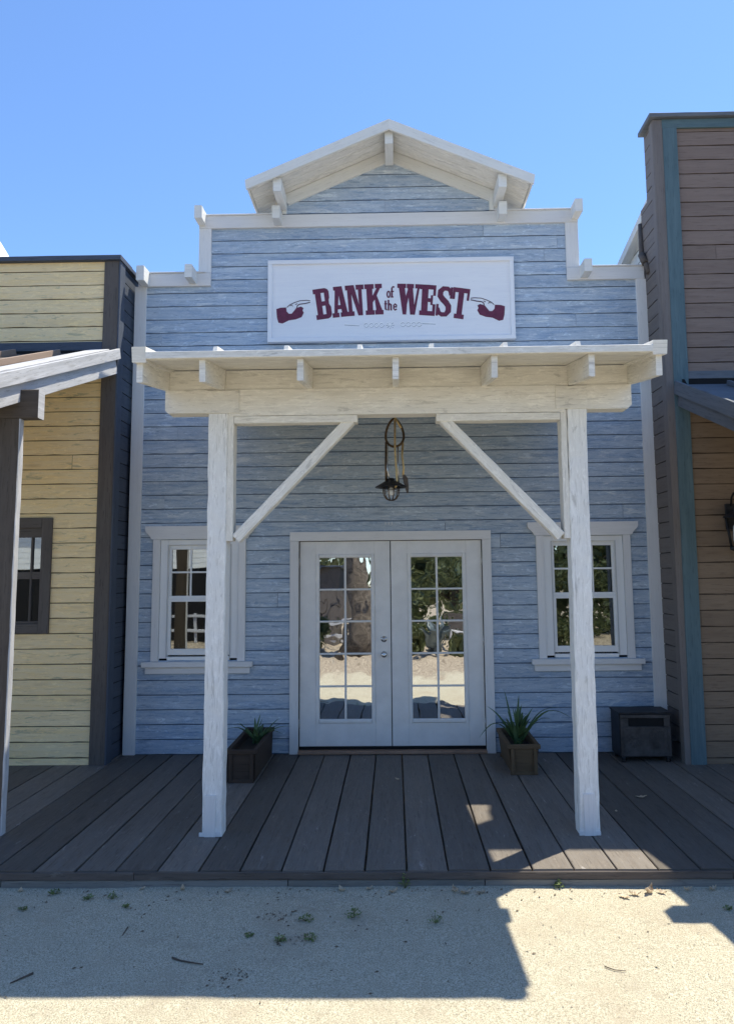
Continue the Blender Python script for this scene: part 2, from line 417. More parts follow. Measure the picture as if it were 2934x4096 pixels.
# ================================================================== SETTING
def ground():
    mb = MB()
    def axis(lo, hi, d0, d1, step):
        a = []; v = lo; st = 14.0
        while v < d0: a.append(v); v += max(step, (d0 - v) * .35)
        v = d0
        while v < d1: a.append(v); v += step
        v = d1
        while v < hi: a.append(v); v += max(step, (v - d1) * .5)
        a.append(hi); return a
    xs = axis(-260, 260, -3.2, 3.2, .06); ys = axis(-260, 260, -4.6, -2.7, .05)
    def zf(x, y):
        z = -.093 if y > -2.8 else -.093 - .043 * min(1, (-2.8 - y) / 1.3)
        if -6 < x < 6 and -7 < y < -2.6:
            z += .010 * noise.noise(Vector((x * 1.7, y * 1.7, 0))) + .004 * noise.noise(Vector((x * 9, y * 9, 3)))
        return z
    V = [[mb.bm.verts.new((x, y, zf(x, y))) for x in xs] for y in ys]
    for j in range(len(ys) - 1):
        for i in range(len(xs) - 1):
            mb.face([V[j][i], V[j][i + 1], V[j + 1][i + 1], V[j + 1][i]], smooth=True)
    o = mb.build('ground', M['ground']); tag(o, 'pale gravelly decomposed granite street', 'ground', kind='structure'); return zf
GZ = ground()

def boardwalk():
    mb = MB(); w = .2485
    k0 = math.floor((-8 - .09) / w)
    for k in range(k0, k0 + 68):
        x0 = .09 + k * w; g = R(.0045, .0090)
        yf = -2.782 + R(-.006, .006); z = R(-.0025, .0025)
        if k % 9 == 4: split = R(-2.1, -.8)
        else: split = None
        mb.box(x0 + g, x0 + w - g * .6, yf, 1.2, -.044 + z, z, axis='y', ch=.004, seg=16, jit=.0011)
    o = mb.build('boardwalk', M['deck']); tag(o, 'dark weathered plank boardwalk along the shop fronts', 'boardwalk', kind='structure')
    f = MB()
    x = -8.0
    while x < 9:
        ln = R(2.6, 3.6); f.box(x, x + ln - .004, -2.764, -2.742, -.060, -.046, axis='x', ch=.003, seg=10, jit=.001)
        f.box(x, x + ln - .004, -2.800, -2.7875, -.050, -.006, axis='x', ch=.004, seg=14, jit=.0012); x += ln
    f.build('fascia_board', M['deckface'], o)
    f = MB(); x = -8.5
    while x < 9:
        ln = R(1.1, 1.9); f.box(x, x + ln - .005, -2.792, -2.765, -.17, -.053, axis='x', ch=.004, seg=8, jit=.0015); x += ln
    f.build('kick_board', M['deckface2'], o)
    v = MB(); v.box(-8, 9, -2.74, -2.70, -.2, -.05, axis='x'); v.build('rim_joist', M['black'], o)
boardwalk()

# ================================================================== BANK
bank = thing('bank_building', (0.03, 0, 0), 'blue whitewashed clapboard bank with stepped false front and small gable roof', 'building')
OPEN = [(-2.30, -1.53, .905, 2.10), (1.53, 2.31, .905, 2.10), (-.93, .93, -.05, 2.08)]
def bank_spans(z):
    if z < 4.80: base = [(-2.60, 2.655)]
    elif z < 5.43: base = [(-1.96, 1.985)]
    else:
        top = 6.20; l = max(-1.09, .035 - (top - z) / .433); r = min(1.115, .035 + (top - z) / .433)
        base = [(l, r)] if r - l > .02 else [(.03, .04)]
    return holes(base, OPEN, z)
mb = MB()
siding(mb, .0, 6.18, 1.493 - .1415 * 10 - .078, .1415, [.905, 2.10, 2.08, 4.80, 5.43, 5.716, 5.72], bank_spans, lambda x, z, d: Vector((x, d, z)))
wall = mb.build('wall', M['blue'], bank)
core = MB()
core.box(-2.6, 2.65, .03, .15, 2.25, 4.84, axis='x', ch=.001)
core.box(-1.95, 1.98, .03, .15, 4.84, 5.48, axis='x', ch=.001)
core.prism([(-1.08, .03, 5.48), (1.10, .03, 5.48), (1.10, .03, 5.74), (.035, .03, 6.19), (-1.08, .03, 5.74)], (0, .12, 0))
core.build('wall_backing', M['blue'], wall)
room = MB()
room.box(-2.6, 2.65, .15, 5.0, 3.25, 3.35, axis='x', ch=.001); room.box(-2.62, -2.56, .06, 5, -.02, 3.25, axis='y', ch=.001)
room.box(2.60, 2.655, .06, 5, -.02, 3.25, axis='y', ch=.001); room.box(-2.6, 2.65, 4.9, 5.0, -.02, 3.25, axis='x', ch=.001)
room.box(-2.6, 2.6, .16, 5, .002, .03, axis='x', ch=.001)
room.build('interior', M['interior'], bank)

tr = lambda: MB()
def trim(name, x0, x1, z0, z1, y0=-.022, y1=.004, mat='lilac', parent=bank, axis=None, jit=.0008):
    m = MB(); m.box(x0, x1, y0, y1, z0, z1, axis=axis, ch=.003, jit=jit); return m.build(name, M[mat], parent)
trim('corner_board', -2.636, -2.515, 0.002, 4.745)
m = MB(); m.beam((2.612, -.009, .002), (2.632, -.009, 4.745), .126, .026, (0, 1, 0), ch=.003, jit=.0008); m.build('corner_board', M['lilac'], bank)
trim('parapet_trim', -2.60, -1.843, 4.746, 4.885, -.026, .15, axis='x')
trim('parapet_trim', 1.862, 2.655, 4.746, 4.882, -.026, .15, axis='x')
trim('parapet_trim', -1.972, -1.842, 4.887, 5.37, -.024, .15, axis='z')
trim('parapet_trim', 1.862, 1.994, 4.884, 5.37, -.024, .15, axis='z')
trim('parapet_trim', -1.972, 1.994, 5.372, 5.508, -.027, .15, axis='x')
trim('drip_edge', -2.60, -1.90, 4.886, 4.899, -.040, .16, axis='x'); trim('drip_edge', 1.995, 2.655, 4.883, 4.896, -.040, .16, axis='x')
trim('drip_edge', -1.985, -1.10, 5.509, 5.522, -.042, .16, axis='x'); trim('drip_edge', 1.125, 2.005, 5.509, 5.522, -.042, .16, axis='x')
trim('gable_trim', -1.100, -1.052, 5.523, 5.73, -.020, .004, axis='z', mat='gable'); trim('gable_trim', 1.078, 1.128, 5.523, 5.73, -.020, .004, axis='z', mat='gable')
# gable roof
groof = MB(); SL = .433; cx0 = .035
for sgn in (-1, 1):
    ex = cx0 + sgn * 1.42; zt, ze = 6.262, 6.262 - SL * 1.42
    a = math.atan(SL); d = Vector((sgn * math.cos(a), 0, -math.sin(a))); up = Vector((sgn * math.sin(a), 0, math.cos(a)))
    p0 = Vector((cx0, 0, zt)) - up * .02; p1 = Vector((ex, 0, ze)) - up * .02
    for i in range(6):
        y0 = -.455 + i * .118
        groof.beam(p0 + Vector((0, y0 + .058, 0)), p1 + Vector((0, y0 + .058, 0)), .114, .034, up, ch=.002, jit=.0006)
gr = groof.build('gable_roof', M['white'], bank)
for sgn in (-1, 1):
    ex = cx0 + sgn * 1.425; a = math.atan(SL); up = Vector((sgn * math.sin(a), 0, math.cos(a)))
    m = MB(); z0 = 6.266; z1 = 6.266 - SL * 1.425; h = .098 / math.cos(a)
    m.prism([(cx0, -.478, z0), (cx0, -.478, z0 - h), (ex, -.478, z1 - h * .9), (ex + sgn * .012, -.478, z1)], (0, .022, 0), uvax=(math.cos(a), 0, -sgn * math.sin(a)))
    m.build('bargeboard', M['gable'], gr)
    m = MB(); w = .135
    m.prism([(cx0, -.019, z0 - .050), (cx0, -.019, z0 - .050 - w), (ex - sgn * .36, -.019, z1 + .36 * SL - .050 - w), (ex - sgn * .30, -.019, z1 + .30 * SL - .050)], (0, .022, 0), uvax=(math.cos(a), 0, -sgn * math.sin(a)))
    m.build('rake_trim', M['gable'], bank)
    m = MB()
    m.beam((ex - sgn * .008, -.452, z1 - .042), (ex - sgn * .008, .25, z1 - .042), .016, .058, (0, 0, 1), ch=.002); m.build('eave_board', M['white'], gr)
def corbel(x0, x1, z0, z1, yf, name='outrigger', mat='gable'):
    m = MB(); m.box(x0, x1, yf, -.021, z0, z1, axis='y', ch=.004, seg=2, jit=.0012); m.build(name, M[mat], bank)
corbel(-.008, .076, 6.036, 6.178, -.425, 'ridge_beam'); corbel(-1.130, -1.048, 5.556, 5.694, -.425, 'purlin'); corbel(1.118, 1.20, 5.556, 5.694, -.425, 'purlin')
for (x0, x1, z0, z1) in ((-1.176, -1.096, 5.384, 5.520), (1.150, 1.232, 5.384, 5.520), (-1.978, -1.900, 5.402, 5.537), (1.925, 2.004, 5.402, 5.535),
                         (-2.066, -1.990, 4.768, 4.906), (1.995, 2.075, 4.762, 4.896), (-2.562, -2.482, 4.745, 4.900)):
    corbel(x0, x1, z0, z1, -.205)
for xa, xb in ((-1.178, -1.104), (1.132, 1.206)):
    m = MB(); m.box(xa, xb, -.020, .1, 5.523, 5.72, axis='z', ch=.003); m.build('gable_post', M['gable'], bank)

# windows
def window(cx, mirror=1):
    w = MB()
    for s in (-1, 1): w.box(cx + s * .352 - .040, cx + s * .352 + .040, -.004, .05, .925, 2.098, axis='z', ch=.002)
    w.box(cx - .311, cx + .311, -.004, .05, 2.046, 2.098, axis='x', ch=.002)
    w.box(cx - .311, cx + .311, -.002, .05, .906, .940, axis='x', ch=.002)
    win = w.build('window', M['vinyl'], bank)
    for s in (-1, 1):
        c = MB(); c.box(cx + s * .431 - .037, cx + s * .431 + .037, -.024, .003, .898, 2.102, axis='z', ch=.003, jit=.0006); c.build('casing', M['lilac'], win)
        c = MB(); c.box(cx + s * .317 - .004, cx + s * .317 + .004, -.011, -.004, .93, 2.05, axis='z', ch=.001); c.build('track', M['vinyl_shade'], win)
    h = MB(); z0, z1 = 2.104, 2.237; X = .548
    pr = [(-X + .075, z0), (X - .075, z0)]
    ear = [(X - .062, z0 + .006), (X - .050, z0 + .030), (X - .030, z0 + .052), (X - .008, z0 + .072), (X, z0 + .095), (X, z1)]
    poly = pr + ear + [(-x, z) for x, z in reversed(ear)]
    h.prism([(cx + x, -.030, z) for x, z in poly], (0, .033, 0)); h.build('head_board', M['lilac'], win)
    s_ = MB(); s_.box(cx - .545, cx + .545, -.062, .002, .843, .896, axis='x', ch=.004, jit=.0008); s_.build('sill', M['lilac'], win)
    s_ = MB(); s_.box(cx - .518, cx + .518, -.026, .002, .778, .841, axis='x', ch=.003, jit=.0008); s_.build('apron', M['lilac'], win)
    # sashes
    u = MB(); g = .286; so = .312
    for s in (-1, 1): u.box(cx + s * (g + so) / 2 - .013, cx + s * (g + so) / 2 + .013, .020, .046, 1.54, 2.045, axis='z', ch=.002)
    u.box(cx - g, cx + g, .020, .046, 2.002, 2.045, axis='x', ch=.002); u.box(cx - so, cx + so, .018, .046, 1.506, 1.538, axis='x', ch=.002)
    u.box(cx - g, cx + g, .026, .034, 1.764, 1.782, axis='x', ch=.002)
    for s in (-1, 1): u.box(cx + s * .094 - .009, cx + s * .094 + .009, .0255, .0345, 1.538, 2.002, axis='z', ch=.002)
    us = u.build('upper_sash', M['vinyl'], win)
    q = MB(); q.box(cx - g, cx + g, .037, .040, 1.538, 2.002, axis='x', ch=.0005); q.build('pane', M['winglass'], us)
    l = MB()
    for s in (-1, 1): l.box(cx + s * .297 - .015, cx + s * .297 + .015, .006, .034, .956, 1.505, axis='z', ch=.002)
    l.box(cx - .282, cx + .282, .005, .035, .956, 1.016, axis='x', ch=.003); l.box(cx - .282, cx + .282, .003, .036, 1.480, 1.506, axis='x', ch=.002)
    ls = l.build('lower_sash', M['vinyl'], win)
    q = MB(); q.box(cx - .282, cx + .282, .020, .023, 1.016, 1.480, axis='x', ch=.0005); q.build('pane', M['winglass'], ls)
    # lace at the foot of the window
    c = MB()
    for k in range(22):
        x = cx - .27 + k * .0255; c.box(x, x + .018, .12 + R(-.01, .01), .13, .90, 1.05 + R(-.03, .04), axis='z', ch=.001)
    c.build('lace_valance', M['curtain'], win)
window(-1.914); window(1.920)

# double doors
dr = MB()
for s in (-1, 1): dr.box(s * .960 - .043, s * .960 + .043, -.026, .020, .002, 2.072, axis='z', ch=.003, jit=.0006)
dr.box(-1.004, 1.004, -.027, .020, 2.073, 2.164, axis='x', ch=.003, jit=.0006)
frame = dr.build('door_frame', M['lilac'], bank)
th = MB(); th.box(-.915, .915, -.050, .10, .004, .032, axis='x', ch=.004); th.build('threshold', M['rubber'], frame)
dk = MB(); dk.box(-.92, .92, .055, .09, .032, 2.08, axis='x', ch=.001); 
def door(x0, x1, handles):
    zb, zt = .066, 2.067; gx0, gx1 = (x0 + .160, x1 - .155) if handles else (x0 + .163, x1 - .157)
    gz0, gz1 = .284, 1.940
    m = MB(); y0, y1 = .026, .070
    m.box(x0, gx0, y0, y1, zb, zt, axis='z', ch=.003); m.box(gx1, x1, y0, y1, zb, zt, axis='z', ch=.003)
    m.box(gx0, gx1, y0 + .0005, y1, zb, gz0, axis='x', ch=.0005); m.box(gx0, gx1, y0 + .0005, y1, gz1, zt, axis='x', ch=.0005)
    d = m.build('door', M['door'], bank)
    f = MB(); t = .038
    for (a, b, c, e, ax) in ((gx0, gx0 + t, gz0, gz1, 'z'), (gx1 - t, gx1, gz0, gz1, 'z'), (gx0 + t, gx1 - t, gz0, gz0 + t, 'x'), (gx0 + t, gx1 - t, gz1 - t, gz1, 'x')):
        f.box(a, b, y0 - .013, y0 + .03, c, e, axis=ax, ch=.009)
    lf = f.build('lite_frame', M['door'], d)
    ix0, ix1, iz0, iz1 = gx0 + t, gx1 - t, gz0 + t, gz1 - t
    u = MB(); cxm = (ix0 + ix1) / 2
    u.box(cxm - .010, cxm + .010, y0 - .003, y0 + .012, iz0, iz1, axis='z', ch=.003)
    for k in range(1, 5):
        z = iz0 + (iz1 - iz0) * k / 5; u.box(ix0, ix1, y0 - .0022, y0 + .011, z - .009, z + .009, axis='x', ch=.003)
    u.build('muntins', M['door'], lf)
    # panes, each set a hair out of true as real lites are
    for i in range(2):
        for j in range(5):
            a = ix0 if i == 0 else cxm; b = cxm if i == 0 else ix1
            c = iz0 + (iz1 - iz0) * j / 5; e = iz0 + (iz1 - iz0) * (j + 1) / 5
            p = MB(); n = 1; t0 = R(-.0005, .0005); t1 = .0021 + R(-.0005, .0005)
            vs = [p.bm.verts.new((a, y0 + .010 + t0, c)), p.bm.verts.new((b, y0 + .010 - t0, c)),
                  p.bm.verts.new((b, y0 + .010 - t0 + t1, e)), p.bm.verts.new((a, y0 + .010 + t0 + t1, e))]
            p.face(vs); vb = [p.bm.verts.new(v.co + Vector((0, .004, 0))) for v in vs]; p.face(list(reversed(vb)))
            p.build('pane', M['glass'], lf, fix=False)
    if handles:
        hx = x1 - .067
        k = MB(); k.lathe([(.0, 0), (.030, 0), (.031, -.004), (.026, -.012), (.012, -.014), (.012, -.022), (.009, -.024), (0.0, -.024)], (hx, y0, 1.095), 24, 'y')
        k.build('deadbolt', M['steel'], d)
        k = MB(); k.lathe([(.0, 0), (.030, 0), (.030, -.005), (.014, -.010), (.012, -.030), (.024, -.038), (.028, -.050), (.024, -.062), (.010, -.066), (0.0, -.066)], (hx, y0, .947), 24, 'y')
        k.build('door_knob', M['steel'], d)
    hxx = x0 - .001 if handles else x1 + .001
    for z in (.28, 1.07, 1.86):
        hg = MB(); hg.lathe([(.006, -.045), (.006, .045)], (hxx, y0 - .002, z), 10, 'z'); hg.build('hinge', M['steel'], d)
    return d
door(-.909, -.0045, True); door(.0045, .911, False)
m = MB(); m.box(-.92, .92, .068, .075, 2.060, 2.074, axis='x', ch=.001); m.build('head_stop', M['black'], frame)
m = MB(); m.box(-.03, .03, .072, .08, .06, 2.06, axis='z', ch=.001); m.build('seam_stop', M['black'], frame)
m = MB(); m.box(-.915, .915, .030, .060, .034, .064, axis='x', ch=.001); m.build('door_gap', M['black'], frame)
# house number plaque over the door: small raised numerals, too worn to read
m = MB(); m.box(-.105, .105, -.008, .001, 2.225, 2.258, axis='x', ch=.002)
plq = m.build('number_plaque', M['blue'], bank)
for x in (-.045, -.012, .018):
    m = MB(); m.box(x - .004, x + .004, -.013, -.008, 2.230, 2.254, axis='z', ch=.001); m.build('numeral', M['lilac'], plq)

# ------------------------------------------------------------------ porch canopy of the bank
RS = .155
def rz(y): return 3.137 + RS * (y + 2.78)          # underside of roof boards
cb = MB(); y = -2.80
while y < -.03:
    w = min(.19, -.03 - y); zc = rz(y + w / 2) + .020
    cb.beam((-1.607, y + w / 2, zc), (1.765, y + w / 2, zc), w - .004, .038, (0, -RS, 1), ch=.002, seg=16, jit=.0008); y += .19
can = cb.build('porch_roof', M['white'], bank)
ang = math.atan(RS)
for xc in (-1.585, -1.180, -.550, .062, .693, 1.311, 1.737):
    m = MB(); h = .146
    m.beam((xc, -2.785, rz(-2.785) - h / 2 - .001), (xc, -.03, rz(-.03) - h / 2 - .001), .040, h, (0, 0, 1), ch=.003, seg=14, jit=J, cut0=-.02)
    m.build('rafter', M['white'], can)
for i, xc in enumerate((-1.091, -.635, -.166, .293, .762, 1.223)):
    m = MB(); m.beam((xc, -2.815, rz(-2.815) + .061), (xc, -.03, rz(-.03) + .061), .028, .040, (0, 0, 1), ch=.002, seg=10, jit=.0012, cut0=-.03)
    m.build('batten', M['white'], can)
for x0, x1 in ((-1.625, -1.535), (1.690, 1.780)):
    m = MB(); xc = (x0 + x1) / 2
    m.beam((xc, -2.822, rz(-2.82) + .032), (xc, -.03, rz(-.03) + .032), x1 - x0, .092 if x0 > 0 else .10, (0, 0, 1), ch=.003, seg=14, jit=.001)
    m.build('end_trim', M['white'], can)
m = MB(); m.box(-1.535, 1.690, -2.826, -2.803, 3.134, 3.181, axis='x', ch=.003, seg=18, jit=.0010); m.build('fascia', M['white'], can)
bl = MB(); xs_ = [-1.565, -1.202, -.572, .040, .671, 1.289, 1.717]; xe_ = [-1.200 - .002, -.572, .040, .671, 1.289, 1.715]
for a, b in zip((-1.564, -1.159, -.529, .083, .714, 1.332), (-1.201, -.571, .041, .672, 1.290, 1.716)):
    bl.box(a, b, -2.226, -2.188, 3.068, 3.218, axis='x', ch=.002, seg=3, jit=.0008)
bl.build('blocking', M['white'], can)
# beam with clipped lower corners
m = MB(); yb0, yb1 = -2.232, -2.10
def beampiece(x0, x1, z0, z1, c0=0, c1=0, y0=yb0):
    pts = [(x0 + c0, y0, z0), (x1 - c1, y0, z0), (x1, y0, z0 + c1), (x1, y0, z1), (x0, y0, z1), (x0, y0, z0 + c0)]
    q = []
    for p in pts:
        if not q or (Vector(p) - Vector(q[-1])).length > 1e-5: q.append(p)
    if (Vector(q[0]) - Vector(q[-1])).length < 1e-5: q.pop()
    m.prism(q, (0, yb1 - y0, 0))
beampiece(-1.590, -1.286, 2.906, 3.074, .022, 0); beampiece(-1.130, 1.262, 2.882, 3.074); beampiece(1.419, 1.735, 2.900, 3.074, 0, .028)
bmobj = m.build('beam', M['white'], can)
for xa, xb in ((-1.287, -1.057), (1.197, 1.420)):
    m = MB(); m.box(xa, xb, -2.240, -2.095, 2.901, 3.069, axis='x', ch=.003, jit=.0008); m.build('beam_cap', M['white'], can)
for s, (x0, x1, lean) in ((-1, (-1.278, -1.143, 0.004)), (1, (1.268, 1.404, .010))):
    m = MB(); xc = (x0 + x1) / 2
    m.beam((xc - lean * 1.2 if s > 0 else xc, -2.166, .001), (xc + lean, -2.166, 2.900), x1 - x0, .132, (0, 1, 0), ch=.007, seg=34, jit=.0032)
    post = m.build('post', M['post'], can)
    m = MB(); w = .038
    m.box(xc - w - .012, xc + w - .012, -2.243, -2.231, .002, .27, axis='z', ch=.003, jit=.0008)
    m.box(xc - .072 - .012, xc + .058, -2.238, -2.2315, .002, .03, axis='x', ch=.002)
    m.build('base_plate', M['lilac'], post)
# knee braces: strip beside the post, strip below the beam, diagonal
for s in (-1, 1):
    b = MB()
    if s < 0:
        b.box(-1.141, -1.094, -2.226, -2.120, 1.990, 2.898, axis='z', ch=.003, seg=8, jit=.0012)
        b.box(-1.092, -.213, -2.228, -2.120, 2.828, 2.880, axis='x', ch=.003, seg=8, jit=.0012)
        b.beam((-1.075, -2.173, 2.005), (-.262, -2.173, 2.848), .090, .070, (-1, 0, 1), ch=.004, seg=12, jit=.0016)
    else:
        b.box(1.228, 1.272, -2.226, -2.120, 1.985, 2.898, axis='z', ch=.003, seg=8, jit=.0012)
        b.box(.350, 1.226, -2.228, -2.120, 2.826, 2.880, axis='x', ch=.003, seg=8, jit=.0012)
        b.beam((1.208, -2.173, 2.000), (.400, -2.173, 2.848), .090, .070, (1, 0, 1), ch=.004, seg=12, jit=.0016)
    b.build('knee_brace', M['white'], can)

# ================================================================== SIGN
sign = thing('signboard', (.033, -.03, 4.12), 'wide white framed signboard lettered BANK of the WEST in maroon', 'sign')
m = MB(); m.box(-1.215, 1.285, -.040, -.012, 4.135, 4.975, axis='x', ch=.002); panel = m.build('panel', M['sign'], sign)
m = MB()
m.box(-1.238, 1.308, -.066, -.010, 4.950, 4.994, axis='x', ch=.004, jit=.0005); m.box(-1.238, 1.308, -.066, -.010, 4.116, 4.160, axis='x', ch=.004, jit=.0005)
m.box(-1.238, -1.194, -.064, -.010, 4.160, 4.950, axis='z', ch=.004); m.box(1.264, 1.308, -.064, -.010, 4.160, 4.950, axis='z', ch=.004)
m.build('frame', M['sign'], sign)
# zoomed sign coordinates: X 40..1588 across, Y 12..545 down (px of a 1625 px wide crop)
def SX(X, Y): return (-1.238 + (X - 40) * (2.546 / 1546.0), 4.994 - (Y - 12 + (X - 40) * .010) * (.878 / 522.0))
K = [0]
def plate(mb, pts, y=-.040, th=.0022, closed=True):
    K[0] += 1; e = (K[0] % 23) * .00006
    mb.prism([(p[0], y - th - e, p[1]) for p in pts], (0, th + e - .0002, 0))
Rr = 3100.0; CXs = 806.0; BY = 357.0
def arch(s, t):        # s: px right of the centre along the arc, t: px above the baseline
    a = s * .957 / Rr; return SX(CXs + (Rr + t) * math.sin(a) * 1.0, BY + Rr - (Rr + t) * math.cos(a))
def letter(mb, strokes, s0, w, wd, H=195):
    sx = w / wd
    for st in strokes:
        pts = []
        n = len(st)
        for i in range(n):
            (xa, ya), (xb, yb) = st[i], st[(i + 1) % n]
            k = max(1, int(abs(xb - xa) / 25))
            for q in range(k): pts.append((xa + (xb - xa) * q / k, ya + (yb - ya) * q / k))
        plate(mb, [arch(s0 + x * sx, y * H / 195.0) for x, y in pts])
def rc(x0, y0, x1, y1): return [(x0, y0), (x1, y0), (x1, y1), (x0, y1)]
def strip(c, ws):
    Lf, Rt = [], []
    for i, (x, y) in enumerate(c):
        a = c[max(i - 1, 0)]; b = c[min(i + 1, len(c) - 1)]; dx, dy = b[0] - a[0], b[1] - a[1]; l = math.hypot(dx, dy) or 1
        w = ws[i] / 2 if isinstance(ws, (list, tuple)) else ws / 2
        Lf.append((x - dy / l * w, y + dx / l * w)); Rt.append((x + dy / l * w, y - dx / l * w))
    return [[Lf[i], Lf[i + 1], Rt[i + 1], Rt[i]] for i in range(len(c) - 1)]
GL = {
 'B': [rc(12, 0, 50, 195), rc(0, 165, 12, 195), rc(0, 0, 12, 30), [(50, 167), (72, 167), (80, 195), (50, 195)], [(72, 167), (72, 112), (98, 118), (104, 132), (104, 172), (97, 186), (80, 195)],
       rc(50, 84, 72, 112), [(72, 112), (72, 84), (98, 92), (98, 118)], [(72, 84), (72, 29), (82, 0), (100, 8), (109, 24), (109, 72), (98, 92)], [(50, 0), (82, 0), (72, 29), (50, 29)]],
 'A': [[(14, 28), (38, 28), (58, 150), (50, 195), (36, 195)], [(50, 195), (82, 195), (107, 28), (68, 28)], [(32, 50), (70, 50), (66, 76), (36, 76)], rc(0, 0, 48, 28), rc(58, 0, 116, 28), rc(24, 172, 50, 195)],
 'N': [rc(12, 0, 38, 195), rc(84, 0, 108, 195), [(38, 195), (58, 195), (84, 70), (84, 0), (76, 0), (38, 140)], rc(0, 165, 12, 195), rc(0, 0, 12, 28), rc(38, 0, 50, 28), rc(70, 165, 84, 195), rc(108, 165, 122, 195)],
 'K': [rc(12, 0, 52, 195), rc(0, 165, 12, 195), rc(52, 165, 62, 195), rc(0, 0, 12, 28), rc(52, 0, 62, 28), [(52, 78), (66, 96), (104, 168), (80, 168), (52, 120)],
       [(66, 96), (80, 122), (116, 28), (74, 28)], rc(70, 168, 116, 195), rc(66, 0, 124, 28)],
 'W': [[(10, 168), (48, 168), (64, 62), (60, 0), (36, 0)], [(60, 0), (64, 62), (84, 168), (70, 168), (56, 120)], [(66, 168), (100, 168), (112, 62), (110, 0), (86, 0)], [(110, 0), (112, 62), (128, 168), (142, 168), (118, 0)],
       rc(0, 168, 56, 195), rc(60, 168, 106, 195), rc(114, 168, 152, 195)],
 'E': [rc(12, 0, 52, 195), rc(0, 165, 12, 195), rc(0, 0, 12, 29), rc(52, 167, 98, 195), rc(82, 128, 98, 167), rc(52, 86, 68, 110), rc(68, 68, 82, 130), rc(52, 0, 100, 29), rc(82, 29, 100, 74)],
 'T': [rc(38, 28, 76, 168), rc(0, 166, 114, 195), rc(0, 120, 16, 166), rc(98, 120, 114, 166), rc(22, 0, 92, 28)],
}
sc_ = [(88, 140), (84, 168), (66, 181), (40, 180), (22, 160), (22, 132), (40, 110), (62, 92), (80, 70), (82, 40), (66, 17), (40, 14), (20, 24), (12, 54)]
GL['S'] = strip(sc_, [22, 28, 28, 30, 36, 38, 38, 38, 38, 38, 30, 28, 28, 20]) + [rc(84, 120, 100, 192), rc(0, 4, 16, 78)]
lt = MB()
for ch_, s0, w, wd in (('B', -480, 103, 109), ('A', -374, 108, 116), ('N', -278, 116, 122), ('K', -157, 116, 124)): letter(lt, GL[ch_], s0, w, wd)
lt.build('lettering', M['maroon'], panel); lt = MB()
for ch_, s0, w, wd in (('W', 48, 148, 152), ('E', 190, 102, 100), ('S', 297, 98, 100), ('T', 396, 104, 114)): letter(lt, GL[ch_], s0, w, wd)
lt.build('lettering', M['maroon'], panel)
def ell(cx, cy, rx, ry, a0=0, a1=360, n=18): return [(cx + rx * math.cos(math.radians(a0 + (a1 - a0) * i / n)), cy + ry * math.sin(math.radians(a0 + (a1 - a0) * i / n))) for i in range(n + 1)]
sm = MB()
def small(paths, ox, oy):
    for pts, w in paths:
        for q in strip(pts, w): plate(sm, [SX(ox + x, oy - y) for x, y in q])
small([(ell(12, 20, 9, 19), 9)], 787, 250)                                                    # o
small([([(8, 0), (8, 58), (14, 68), (24, 66)], 10), ([(0, 38), (20, 38)], 8), ([(0, 3), (18, 3)], 7)], 812, 250)   # f
small([([(8, 62), (8, 8), (18, 4)], 11), ([(0, 42), (18, 42)], 8)], 771, 332)                     # t
small([([(6, 0), (6, 66)], 11), ([(6, 30), (16, 42), (22, 36), (22, 0)], 10), ([(0, 64), (8, 64)], 5), ([(0, 2), (12, 2)], 5), ([(17, 2), (28, 2)], 5)], 792, 332)  # h
small([([(4, 22), (22, 22), (22, 32), (13, 41), (5, 32), (4, 12), (12, 2), (23, 8)], 9)], 826, 332)   # e
sm.build('small_lettering', M['maroon'], panel)
# pointing hands at both ends
hand = [(93, 320), (118, 312), (155, 310), (158, 335), (172, 350), (190, 350), (206, 330), (218, 314), (248, 305), (264, 314), (258, 330), (266, 344), (252, 372), (215, 386), (172, 392), (132, 412), (106, 406), (97, 372)]
lines = [([(160, 310), (176, 294), (205, 280), (240, 268), (282, 265), (306, 268)], 4.2), ([(306, 278), (270, 286), (238, 290), (226, 298), (222, 312)], 6.0), ([(178, 300), (192, 294), (196, 304)], 4), ([(212, 292), (226, 286)], 4)]
for mir in (0, 1):
    hm = MB(); hl = MB()
    f = (lambda x, y: SX(x, y)) if not mir else (lambda x, y: SX(1618 - x, y - 10))
    plate(hm, [f(x, y) for x, y in hand])
    for pts, w in lines:
        for q in strip(pts, w): plate(hl, [f(x, y) for x, y in q])
    cuff = hm.build('pointing_hand', M['maroon'], panel); hl.build('finger_outline', M['ink'], cuff)
fl = MB(); fs = MB()
def fpath(pts, w):
    for q in strip(pts, w): plate(fl, [SX(x, y) for x, y in q])
    for q in strip([(x + 2, y + 5) for x, y in pts], w * .8): plate(fs, [SX(x, y) for x, y in q], th=.0008)
fpath([(520, 418), (612, 424)], 5); fpath([(1005, 412), (1088, 416)], 5)
for k in range(4):
    for sg in (-1, 1):
        fpath([(640 + k * 32 + x, 422 - sg * 13 * math.sin(x / 32 * math.pi)) for x in range(0, 33, 4)], 3)
        fpath([(868 + k * 34 + x, 418 - sg * 13 * math.sin(x / 34 * math.pi)) for x in range(0, 35, 4)], 3.4)
for a in range(0, 180, 45):
    c, s = math.cos(math.radians(a)), math.sin(math.radians(a)); fpath([(805 - 26 * c, 421 - 22 * s), (805 + 26 * c, 421 + 22 * s)], 5)
fo = fl.build('flourish', M['flourish'], panel); fs.build('flourish_outline', M['outline'], fo)

